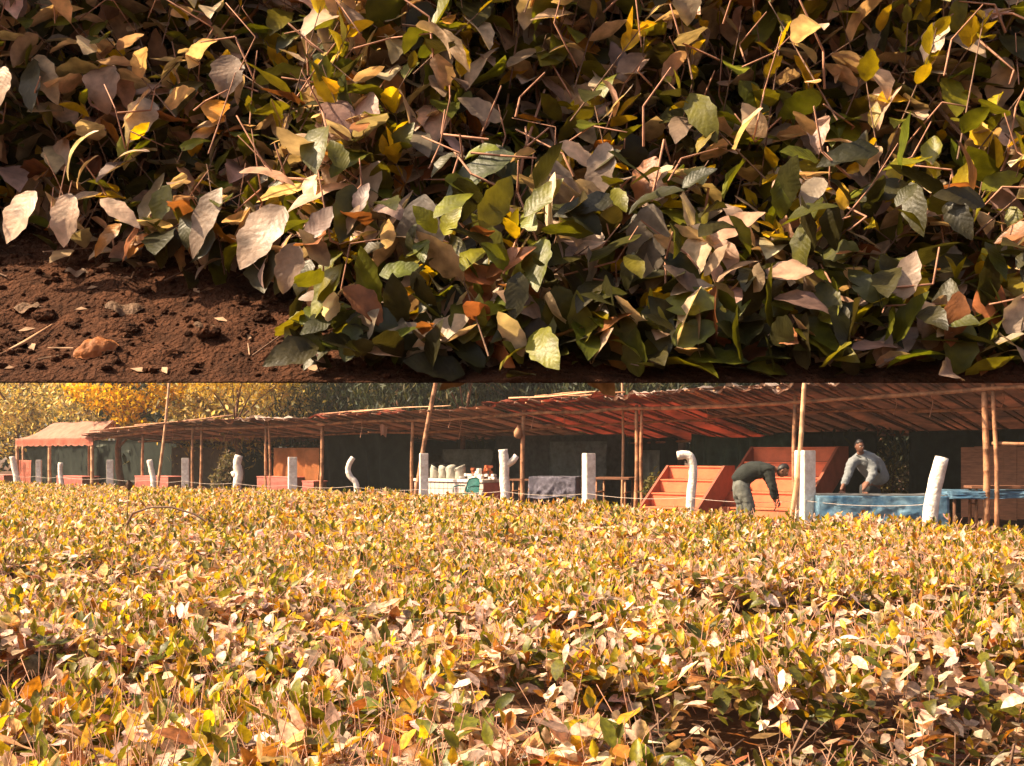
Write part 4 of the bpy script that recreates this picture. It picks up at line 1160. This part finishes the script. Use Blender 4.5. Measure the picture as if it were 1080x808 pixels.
# -- small things hanging in the stalls
pc = shed(404.5, 0.02, EYE + (HOR - 448) / F * d_shed(404))
bm = bmesh.new()
sheet(bm, lambda u, v: ((u - .5) * .22 * (1 - .3 * v), .03 * math.sin(u * 9) + .0, -.02 - .30 * v + .04 * math.sin(u * 5)), 10, 8, .006)
o = obj('hanging_cloth', bm, M['canvas'], smooth_shade=True); o.location = pc; tag(o, 'small pale pink cloth hanging from the beam of the black-netted stall', 'cloth')
pc = shed(546.5, -0.06, EYE + (HOR - 449) / F * d_shed(547))
bm = bmesh.new(); tube(bm, [(0, 0, .02), (0, 0, -.05), (0, 0, -.15), (.01, 0, -.27), (0, 0, -.33)], [.015, .05, .11, .12, .05], 10)
o = obj('hanging_bag', bm, M['bamboo'], smooth_shade=True); o.location = pc; tag(o, 'small brown bag tied to the post right of the forked white post', 'bag')
# -- teal plastic chair before the counter
p = shed(491, -0.5); p.z = gz_at(p)
ch = thing('plastic_chair', 'teal plastic chair before the tiled counter', 'chair', p, SANG + PI)
bm = bmesh.new(); sheet(bm, lambda u, v: (-.23 + .46 * u, .20 - .42 * v, .43 + .015 * math.cos(u * PI * 2)), 8, 8, .012); obj('seat', bm, M['teal'], ch, smooth_shade=True)
bm = bmesh.new(); sheet(bm, lambda u, v: ((-.26 + .52 * u) * (1 - .25 * v * v), -.22 - .10 * v - .05 * math.cos((u - .5) * PI), .42 + .42 * v * (1 - .10 * (2 * u - 1) ** 2)), 12, 8, .012); obj('backrest', bm, M['teal'], ch, smooth_shade=True)
for sx in (-1, 1):
    for sy in (-1, 1):
        bm = bmesh.new(); tube(bm, [(sx * .21, sy * .20, .43), (sx * .25, sy * .24, 0)], [.024, .018], 6); obj('leg', bm, M['teal'], ch, smooth_shade=True)
    bm = bmesh.new(); tube(bm, [(sx * .26, -.24, .62), (sx * .27, .0, .63), (sx * .26, .19, .60), (sx * .25, .20, .43)], .018, 6); obj('armrest', bm, M['teal'], ch, smooth_shade=True)

# ================================================================== PLANTS AND TREES BEHIND
def leafy(cl, center, rad, n, L, pal, rows=3, up=0.3, hang=0.0, shell=0.35):
    u = unit(rng.normal(0, 1, (n, 3)))
    r = (1 - rng.random(n) ** 1.0 * shell * 1.6).clip(0.15, 1)
    lump = 1 + 0.22 * np.sin(u[:, 0] * 5 + center[0]) * np.sin(u[:, 2] * 6 + center[1]) + 0.12 * np.sin(u[:, 1] * 11 + u[:, 2] * 9)
    pos = np.array(center)[None] + u * (r * lump)[:, None] * np.array(rad)[None]
    ax = unit(rng.normal(0, 1, (n, 3)) + np.array([[0, 0, -hang]]))
    nr = u * 0.5 + np.array([[0, 0, up]]) + rng.normal(0, .4, (n, 3))
    ll = rng.uniform(L[0], L[1], n)
    cl.leaves(pos, ax, nr, ll, ll * rng.uniform(.3, .5, n) * (0.5 if hang > 1 else 1), rng.uniform(-.2, .9, n), rng.uniform(0, .4, n), palette(*pal, n), rows=rows)
DKP = ([(0.030, 0.040, 0.018), (0.05, 0.055, 0.02), (0.09, 0.075, 0.03), (0.02, 0.026, 0.014)], [3, 2, 1, 2])
LITP = ([(0.50, 0.38, 0.16), (0.68, 0.50, 0.18), (0.26, 0.22, 0.10), (0.72, 0.50, 0.10)], [3, 2, 2, 1])  # golden sunlight and haze on the left trees put into the leaf colour
YLP = ([(0.72, 0.43, 0.008), (0.78, 0.50, 0.012), (0.55, 0.28, 0.008), (0.22, 0.16, 0.02)], [4, 3, 2, 1])
def tree(label, px, s, height, blobs, pal, n, L, hang=0.0, trunk_r=0.16, name='tree', cat='tree', group='trees behind the stalls'):
    d0 = d_shed(px) + s * 0.9
    b0 = at(px, 500, d0); b0.z = gz_at(b0) - 0.05
    root = thing(name, label, cat, b0, 0, group)
    bm = bmesh.new()
    tw = [Vector((0.12 * math.sin(i * 1.3 + px), 0.1 * math.cos(i + px), height * .85 * i / 6)) for i in range(7)]
    tube(bm, tw, [trunk_r * (1.2 - .15 * i) for i in range(7)], 9)
    for cx, cy, cz, rx, ry, rz in blobs:
        st = tw[min(5, max(1, int(cz / height * 5)))]
        e = Vector((cx, cy, cz))
        tube(bm, [st, st.lerp(e, .5) + Vector((0, 0, .12)), e], [trunk_r * .4, trunk_r * .28, trunk_r * .1], 6)
    obj('trunk', bm, M['pole_dark'], root, smooth_shade=True)
    c = Cloud()
    tot = sum(b[3] * b[5] for b in blobs)
    for b in blobs:
        leafy(c, b[:3], b[3:], int(n * b[3] * b[5] / tot), L, pal, hang=hang, rows=4 if L[1] < .2 else 4)
    c.build('crown', [M['leaf_far']], root)
    return root
def blobs(k, R, z0, z1, r0, r1):
    out = []
    for i in range(k):
        a = random.uniform(0, 6.28); q = random.uniform(.1, 1) * R
        r = random.uniform(r0, r1)
        out.append((q * math.cos(a), q * math.sin(a), random.uniform(z0, z1), r, r, r * random.uniform(.7, 1.1)))
    return out
sep = [('dark tree behind the left end of the stalls, its leaves catching golden light', -30, LITP), ('brown-gold tree behind the pink pavilion', 20, LITP), ('olive tree behind the gap right of the pavilion', 95, LITP),
       ('gold-speckled hanging tree behind the brown stall', 215, LITP), ('brown-gold hanging tree behind the orange cloth', 290, LITP), ('dark drooping tree above the black-netted stall, left one', 360, DKP), ('dark drooping tree directly behind the black net stall', 420, DKP),
       ('dark tree behind the sack counter', 500, DKP), ('dark drooping tree behind the red tarpaulin, left one', 570, DKP), ('dark drooping tree behind the red tarpaulin, right one', 640, DKP), ('dark tree behind the green curtain', 720, DKP), ('dark tree behind the larger red stand', 810, DKP),
       ('dark tree behind the leaning man', 910, DKP), ('dark tree behind the brown boards at the right', 1010, DKP), ('dark tree at the right end of the stalls', 1120, DKP)]
for i, (lab, px, pal) in enumerate(sep):
    s = 7.5 + (i % 3) * 0.9
    tree(lab, px, s, 8.0, blobs(9, 2.6, 1.6, 6.6, 1.2, 1.9) + blobs(5, 2.2, 3.0, 4.6, 1.2, 1.7), pal, 5200, (0.22, 0.42) if pal is DKP else (0.16, 0.30), hang=1.6 if pal is DKP else .5)
# second, farther and taller row closes the view
for i in range(9):
    px = -110 + i * 150
    tree(['tall shadowy tree in the far row behind the pavilion', 'tall shadowy tree in the far row behind the stalls'][min(1, i // 2)], px, 13.5 + (i % 2) * 2, 11, blobs(12, 3.4, 1.5, 9, 2.0, 3.0), DKP, 4200, (0.35, 0.65), hang=.6, trunk_r=.25, group='far row of trees')
# yellow tree hanging over the pavilion
tree('golden-leaved tree hanging over the gap beside the pink pavilion', 128, 3.0, 6.2, [(-1.3, -.6, 4.0, .75, .7, .45), (-.2, -.8, 3.75, .9, .8, .6), (.7, -.8, 3.6, .8, .7, .6), (1.7, -.5, 3.85, .7, .6, .6), (2.6, -.3, 4.1, .6, .6, .5), (3.6, -.2, 4.2, .6, .5, .45), (0, -.2, 5.0, 1.7, 1.3, .8), (.5, -.9, 2.85, .7, .5, .5), (1.2, -.9, 2.6, .35, .4, .35)], YLP, 3600, (0.14, 0.26), hang=.6, trunk_r=.13, group=None)
tree('small golden tree whose leaf tips hang before the dark trees over the sack counter', 492, 5.6, 6.0, [(-.3, -.8, 4.35, .55, .5, .42), (.35, -.9, 4.2, .35, .35, .35), (.0, -.3, 5.1, .9, .8, .6), (-1.2, -.6, 4.7, .5, .4, .4)], YLP, 1500, (0.13, 0.24), hang=.6, trunk_r=.09, group=None)
tree('pale golden tree with sparse leaves behind the brown stall roof', 252, 4.5, 6.0, [(-1.0, -1, 4.1, .7, .6, .5), (0, -1, 4.15, .7, .6, .5), (1.0, -1, 4.1, .6, .5, .5), (1.9, -1, 4.2, .6, .5, .45), (0, -.5, 5.2, 1.5, 1, .7)], ([(0.66, .42, .03), (.45, .3, .06), (.15, .11, .04)], [3, 2, 1]), 2600, (0.13, 0.24), hang=1.2, trunk_r=.1, group=None)
# shrubs among the stalls
def shrub(label, px, s, blobs_, pal, n, L=(.08, .18)):
    b0 = shed(px, s); b0.z = gz_at(b0)
    root = thing('shrub', label, 'shrub', b0, 0, 'shrubs among the stalls')
    bm = bmesh.new()
    for b in blobs_: tube(bm, [(0, 0, -.03), (b[0] * .4, b[1] * .4, b[2] * .6), (b[0], b[1], b[2])], [.03, .022, .008], 5)
    obj('stem', bm, M['pole_dark'], root, smooth_shade=True)
    c = Cloud()
    for b in blobs_: leafy(c, b[:3], b[3:], n // len(blobs_), L, pal)
    c.build('foliage', [M['leaf_far']], root)
shrub('brown-green shrub beside the knobbly white log post', 238, -0.4, [(0, 0, .8, .35, .3, .5), (.1, 0, 1.2, .28, .28, .35), (-.25, 0, .6, .25, .25, .4)], ([(.16, .12, .06), (.10, .09, .04), (.26, .19, .11)], [2, 2, 1]), 900)
shrub('olive shrub between the plank table and the smaller red stand', 690, 0.3, [(0, 0, .6, .35, .3, .4), (.3, 0, .5, .3, .3, .4)], ([(.12, .11, .03), (.2, .15, .03)], [2, 1]), 600)
shrub('sunlit yellowish shrub behind the leaning man', 938, 7.2, [(0, 0, .8, .6, .5, .7), (.9, .1, 1.0, .6, .5, .8), (.3, .1, 1.5, .5, .4, .5), (-.7, 0, 1.1, .4, .4, .6)], ([(.26, .19, .06), (.36, .27, .12), (.12, .10, .04)], [2, 1, 2]), 2200)
shrub('grey-green shrub in the shade left of the leaning white post', 968, 6.6, [(0, 0, .9, .6, .5, .6), (.5, 0, 1.3, .5, .5, .5)], ([(.16, .13, .08), (.08, .08, .04)], [1, 1]), 1200)

# ================================================================== THE AIR
hz_ = bpy.data.materials.new('haze'); hz_.use_nodes = True
hn = hz_.node_tree; hn.nodes.remove(hn.nodes['Principled BSDF'])
pvn = hn.nodes.new('ShaderNodeVolumePrincipled')
pvn.inputs['Color'].default_value = (0.92, 0.90, 0.82, 1)
pvn.inputs['Density'].default_value = 0.0007
pvn.inputs['Anisotropy'].default_value = 0.2
hn.links.new(pvn.outputs[0], hn.nodes['Material Output'].inputs['Volume'])
bm = bmesh.new(); box(bm, (0, 190, 7.0), (820, 640, 20))
o = obj('haze', bm, hz_); tag(o, 'thin warm haze hanging over the field and stalls', 'haze', kind='stuff')

# ================================================================== PEOPLE
def skin_mesh(name, chains, m, parent, sub=2, fold=0.0):
    """chains: list of (point list, radius list, attach) ; builds ONE skinned surface"""
    me = bpy.data.meshes.new(name)
    verts, edges, rad = [], [], []
    for pts, rr, att in chains:
        prev = att
        for p, r in zip(pts, rr):
            verts.append(tuple(p)); rad.append(r); k = len(verts) - 1
            if prev is not None: edges.append((prev, k))
            prev = k
    me.from_pydata(verts, edges, []); me.update()
    o = bpy.data.objects.new(name, me); COL.objects.link(o)
    o.modifiers.new('skin', 'SKIN'); 
    sl = me.skin_vertices[0].data
    for i, r in enumerate(rad):
        rr = r if isinstance(r, tuple) else (r, r)
        sl[i].radius = rr; sl[i].use_root = (i == 0)
    sb = o.modifiers.new('sub', 'SUBSURF'); sb.levels = sub; sb.render_levels = sub
    dg = bpy.context.evaluated_depsgraph_get(); dg.update()
    m2 = bpy.data.meshes.new_from_object(o.evaluated_get(dg))
    bpy.data.objects.remove(o); 
    m2.name = name
    m2.materials.clear(); m2.materials.append(m)
    m2.polygons.foreach_set('use_smooth', [True] * len(m2.polygons))
    if fold:
        nn = [v.normal.copy() for v in m2.vertices]
        for v, n_ in zip(m2.vertices, nn):
            c_ = v.co
            v.co = c_ + n_ * fold * (noise.noise(Vector((c_.x * 9, c_.y * 9, c_.z * 22))) + 0.6 * noise.noise(Vector((c_.x * 24, c_.y * 20, c_.z * 9))))
    o = bpy.data.objects.new(name, m2); link(o, parent)
    return o
def join_into(o, others):
    bm = bmesh.new(); bm.from_mesh(o.data)
    for q in others:
        bm.from_mesh(q.data); me = q.data; bpy.data.objects.remove(q); bpy.data.meshes.remove(me)
    bm.to_mesh(o.data); bm.free()
    o.data.polygons.foreach_set('use_smooth', [True] * len(o.data.polygons))
def hand(pw, direc, palm_n, m, spread=1.0, curl=0.35):
    """a palm with five separate bent fingers, starting at the wrist pw"""
    d = Vector(direc).normalized(); n = Vector(palm_n).normalized(); s = d.cross(n).normalized(); n = s.cross(d)
    pw = Vector(pw); out = []
    out.append(skin_mesh('palm', [([pw, pw + d * .045, pw + d * .085], [(.026, .018), (.040, .016), (.038, .014)], None)], m, None, 1))
    for k, (o_, L) in enumerate(((-.030, .062), (-.010, .075), (.011, .072), (.031, .056))):
        b = pw + d * .075 + s * o_
        j1 = b + d * (L * .45) + s * o_ * .25 - n * L * .10 * curl * 3
        j2 = j1 + d * (L * .33) - n * L * .22 * curl * 3
        j3 = j2 + d * (L * .22) - n * L * .25 * curl * 3
        out.append(skin_mesh('finger', [([b, j1, j2, j3], [.0095, .009, .0085, .007], None)], m, None, 1))
    b = pw + d * .03 - s * .032
    out.append(skin_mesh('thumb', [([b, b + d * .03 - s * .025 - n * .008, b + d * .058 - s * .032 - n * .02], [.013, .011, .009], None)], m, None, 1))
    return out
def head_parts(c, fwd, up, R=0.105):
    """head chains around the centre c"""
    f = Vector(fwd).normalized(); u = Vector(up).normalized(); s = f.cross(u).normalized(); u = s.cross(f)
    return f, u, s
def add_head(body_parts, root, c, fwd, up, skin, hair_m, hair_full=True):
    f, u, s = head_parts(c, fwd, up)
    c = Vector(c)
    bm = bmesh.new()
    rot = Matrix((s, f, u)).transposed().to_4x4()
    mt = Matrix.Translation(c) @ rot
    bmesh.ops.create_uvsphere(bm, u_segments=20, v_segments=14, radius=1.0)
    for v in bm.verts:
        x, y, z = v.co
        w = 0.076 * (1 - 0.16 * max(0, -z))           # narrower jaw
        yy = y * 0.098 + (0.012 * max(0, -z) if y > 0 else 0.0)
        zz = z * 0.122
        # brow, eye sockets, nose, lips, chin
        if y > 0.5:
            if abs(x) < 0.16 and -0.35 < z < 0.12: yy += 0.020 * (1 - abs(x) / .16) * (1 - (z + .0) / -.35 if z > 0 else 1.0 if z < -.1 else .6)
            if 0.2 < abs(x) < .55 and abs(z - .06) < .12: yy -= 0.008
            if abs(z + .52) < .1 and abs(x) < .3: yy += 0.006
        v.co = mt @ Vector((x * w, yy, zz))
    me = bpy.data.meshes.new('head'); bm.to_mesh(me); bm.free()
    h = bpy.data.objects.new('head', me); COL.objects.link(h); body_parts.append(h)
    # ears
    for sg in (-1, 1):
        bm = bmesh.new()
        bmesh.ops.create_uvsphere(bm, u_segments=8, v_segments=6, radius=1.0)
        for v in bm.verts: v.co = mt @ Vector((sg * .076 + v.co.x * .012, -.005 + v.co.y * .018, -.005 + v.co.z * .031))
        me = bpy.data.meshes.new('ear'); bm.to_mesh(me); bm.free()
        e = bpy.data.objects.new('ear', me); COL.objects.link(e); body_parts.append(e)
    # nose as a small ridge
    bm = bmesh.new()
    bmesh.ops.create_cone(bm, cap_ends=True, segments=6, radius1=.016, radius2=.006, depth=.045, matrix=mt @ Matrix.Translation((0, .104, -.012)) @ Matrix.Rotation(math.radians(16), 4, 'X'))
    me = bpy.data.meshes.new('nose'); bm.to_mesh(me); bm.free(); e = bpy.data.objects.new('nose', me); COL.objects.link(e); body_parts.append(e)
    # eyes and mouth, hair
    for sg in (-1, 1):
        bm = bmesh.new(); bmesh.ops.create_uvsphere(bm, u_segments=8, v_segments=6, radius=.012, matrix=mt @ Matrix.Translation((sg * .030, .083, .006)))
        eo = obj('eye', bm, M['eye'], root, smooth_shade=True)
        bm = bmesh.new(); bmesh.ops.create_uvsphere(bm, u_segments=8, v_segments=6, radius=.0065, matrix=mt @ Matrix.Translation((sg * .030, .0925, .005)))
        obj('pupil', bm, M['hair'], eo, smooth_shade=True)
        bm = bmesh.new(); box(bm, mt @ Vector((sg * .031, .092, .030)), (.032, .008, .007), rot=(rot.to_3x3())); obj('eyebrow', bm, M['hair'], root)
    bm = bmesh.new(); box(bm, mt @ Vector((0, .097, -.062)), (.04, .010, .008), rot=rot.to_3x3(), bev=.002); obj('mouth', bm, mat('lips', (0.11, 0.04, 0.03), var=.1), root)
    bm = bmesh.new()
    bmesh.ops.create_uvsphere(bm, u_segments=24, v_segments=18, radius=1.0)
    dele = []
    for v in bm.verts:
        x, y, z = v.co
        cut = -0.45 + 0.95 * max(0, (y + .35)) ** .8 if y > -.35 else -.6
        if y > 0.2: cut = max(cut, .38)
        if z < cut: dele.append(v); continue
        k = 1 + .03 * nz(x * 9, y * 9, z * 9)
        v.co = mt @ Vector((x * .084 * k, y * .107 * k - .004, z * .134 * k))
    bmesh.ops.delete(bm, geom=dele, context='VERTS')
    bmesh.ops.solidify(bm, geom=bm.faces[:], thickness=.008)
    obj('hair', bm, hair_m, root, smooth_shade=True)

# ---- bending man (faces right, bent over from the hips, arms hanging down)
D1 = 19.9
base = at(791, 540, D1); base.z = ground_z(base.x, base.y)
man = thing('person', 'person in a dark green jumper and grey trousers bending over beside the broad white post', 'person', base)
def q(x, y, z): return Vector((x, y, z))
# local: x to the right, y away, z up; hip about 0.9
hip = q(-.16, 0, .93)
parts = []
ft = {-1: (q(-.02, -.12, .06), q(.18, -.13, .04)), 1: (q(-.20, .14, .06), q(0.0, .15, .04))}
body = skin_mesh('body', [
    ([hip, q(.0, 0, 1.10), q(.20, 0, 1.19), q(.36, 0, 1.17)], [(.13, .12), (.11, .11), (.13, .11), (.09, .08)], None),
    ([q(.47, 0, 1.16), q(.53, -.01, 1.15)], [.058, .055], 3),
    ([q(.33, -.19, 1.15), q(.38, -.23, .84), q(.42, -.20, .58)], [.065, .048, .032], 2),
    ([q(.33, .19, 1.15), q(.42, .22, .86), q(.52, .18, .62)], [.065, .048, .032], 2),
    ([q(-.15, -.10, .84), q(-.02, -.12, .50), q(-.06, -.12, .09), q(.10, -.13, .04)], [.105, .068, .042, .038], 0),
    ([q(-.19, .11, .84), q(-.12, .13, .50), q(-.22, .14, .09), q(-.06, .15, .04)], [.105, .068, .042, .038], 0)], M['skin'], man, 2)
hs = hand(q(.42, -.20, .59), (.15, .05, -1), (1, -.3, 0), M['skin']) + hand(q(.52, .18, .63), (.25, -.05, -1), (1, .3, 0), M['skin'])
parts += hs
add_head(parts, man, q(.575, -.02, 1.145), (.78, -.15, -.60), (.62, -.05, .78), M['skin'], M['hair'])
join_into(body, parts)
skin_mesh('jumper', [
    ([q(-.235, 0, .87), q(-.12, 0, 1.05), q(.07, 0, 1.17), q(.26, 0, 1.18), q(.39, 0, 1.16), q(.45, 0, 1.165)], [(.20, .19), (.225, .20), (.225, .20), (.19, .16), (.12, .10), (.075, .07)], None),
    ([q(.31, -.21, 1.13), q(.37, -.24, .84), q(.41, -.21, .62)], [.105, .08, .055], 3),
    ([q(.31, .21, 1.13), q(.41, .23, .86), q(.50, .19, .66)], [.105, .08, .055], 3)], M['shirt_green'], man, 3, fold=0.014)
skin_mesh('trousers', [
    ([q(-.04, 0, 1.10), q(-.13, 0, 1.02), q(-.17, 0, .88)], [(.15, .15), (.17, .17), (.18, .17)], None),
    ([q(-.14, -.10, .78), q(-.01, -.12, .50), q(-.05, -.12, .13)], [.145, .11, .09], 2),
    ([q(-.19, .11, .78), q(-.11, .13, .50), q(-.21, .14, .13)], [.145, .11, .09], 2)], M['trousers'], man, 3, fold=0.014)
for (x, y) in ((.0, -.125), (-.16, .145)):
    bm = bmesh.new(); box(bm, (x, y, .035), (.27, .10, .07), bev=.02); obj('shoe', bm, M['dark_cloth'], man, smooth_shade=True)
man.scale = (1.01, 1.01, 1.01)
man.rotation_euler = (0, 0, -0.12)

# ---- man leaning on the blue table
D2 = 20.35
base = at(917, 540, D2); base.z = ground_z(base.x, base.y)
man2 = thing('person', 'person in a pale grey shirt leaning with both hands on the blue table', 'person', base)
# hands on the table at z ~ .735 local, y about -0.35
tz = 1.045 - base.z
hl_ = at(887, 519, 19.85) - base; hl_.z = tz + .045
hr_ = at(910, 519, 19.75) - base; hr_.z = tz + .045
parts = []
body = skin_mesh('body', [
    ([q(.20, .12, .92), q(.12, .02, 1.08), q(-.08, -.10, 1.30), q(-.20, -.16, 1.44)], [(.12, .10), (.11, .09), (.12, .09), (.075, .065)], None),
    ([q(-.235, -.20, 1.46), q(-.25, -.22, 1.50)], [.066, .060], 3),
    ([q(-.36, -.10, 1.36), q(-.47, -.25, 1.08), hl_], [.05, .045, .032], 2),
    ([q(-.03, -.22, 1.32), q(-.05, -.38, 1.07), hr_], [.05, .045, .032], 2),
    ([q(-.04, .12, .84), q(-.05, .10, .48), q(-.04, .18, .09), q(-.06, .02, .045)], [.105, .07, .045, .038], 0),
    ([q(.16, .16, .84), q(.18, .16, .48), q(.20, .24, .09), q(.18, .08, .045)], [.105, .07, .045, .038], 0)], M['skin'], man2, 2)
parts = hand(hl_ + Vector((0, 0, -.012)), (-.25, -1, -.16), (0, -.1, 1), M['skin'], curl=.12) + hand(hr_ + Vector((0, 0, -.012)), (.05, -1, -.16), (0, -.1, 1), M['skin'], curl=.12)
add_head(parts, man2, q(-.26, -.25, 1.575), (.15, -.97, -.10), (-.10, -.10, 1), M['skin'], M['hair'])
join_into(body, parts)
skin_mesh('shirt', [
    ([q(.24, .13, .88), q(.15, .03, 1.08), q(-.06, -.09, 1.30), q(-.19, -.15, 1.42), q(-.22, -.18, 1.465)], [(.23, .19), (.225, .185), (.25, .18), (.15, .13), (.085, .08)], None),
    ([q(-.27, -.10, 1.33), q(-.38, -.15, 1.27), q(-.46, -.24, 1.08), hl_.lerp(q(-.465, -.24, 1.08), .3)], [.13, .10, .08, .06], 2),
    ([q(-.04, -.23, 1.32), q(-.05, -.37, 1.07), hr_.lerp(q(-.04, -.37, 1.07), .40)], [.10, .08, .06], 2)], M['shirt_grey'], man2, 3, fold=0.014)
skin_mesh('trousers', [
    ([q(.06, .13, .93), q(.06, .13, .84)], [(.16, .135), (.155, .13)], None),
    ([q(-.04, .12, .76), q(-.05, .10, .48), q(-.04, .18, .12)], [.125, .095, .075], 1),
    ([q(.16, .16, .76), q(.18, .16, .48), q(.20, .24, .12)], [.125, .095, .075], 1)], M['dark_cloth'], man2, 2)
bm = bmesh.new()
tube(bm, [q(-.30, -.19, 1.42), q(-.18, -.255, 1.34), q(-.05, -.245, 1.22), q(.10, -.16, 1.06)], .012, 6)
obj('bag_strap', bm, M['dark_cloth'], man2, smooth_shade=True)
for (x, y) in ((-.05, .10), (.19, .16)):
    bm = bmesh.new(); box(bm, (x, y, .035), (.10, .27, .07), bev=.02); obj('shoe', bm, M['dark_cloth'], man2, smooth_shade=True)
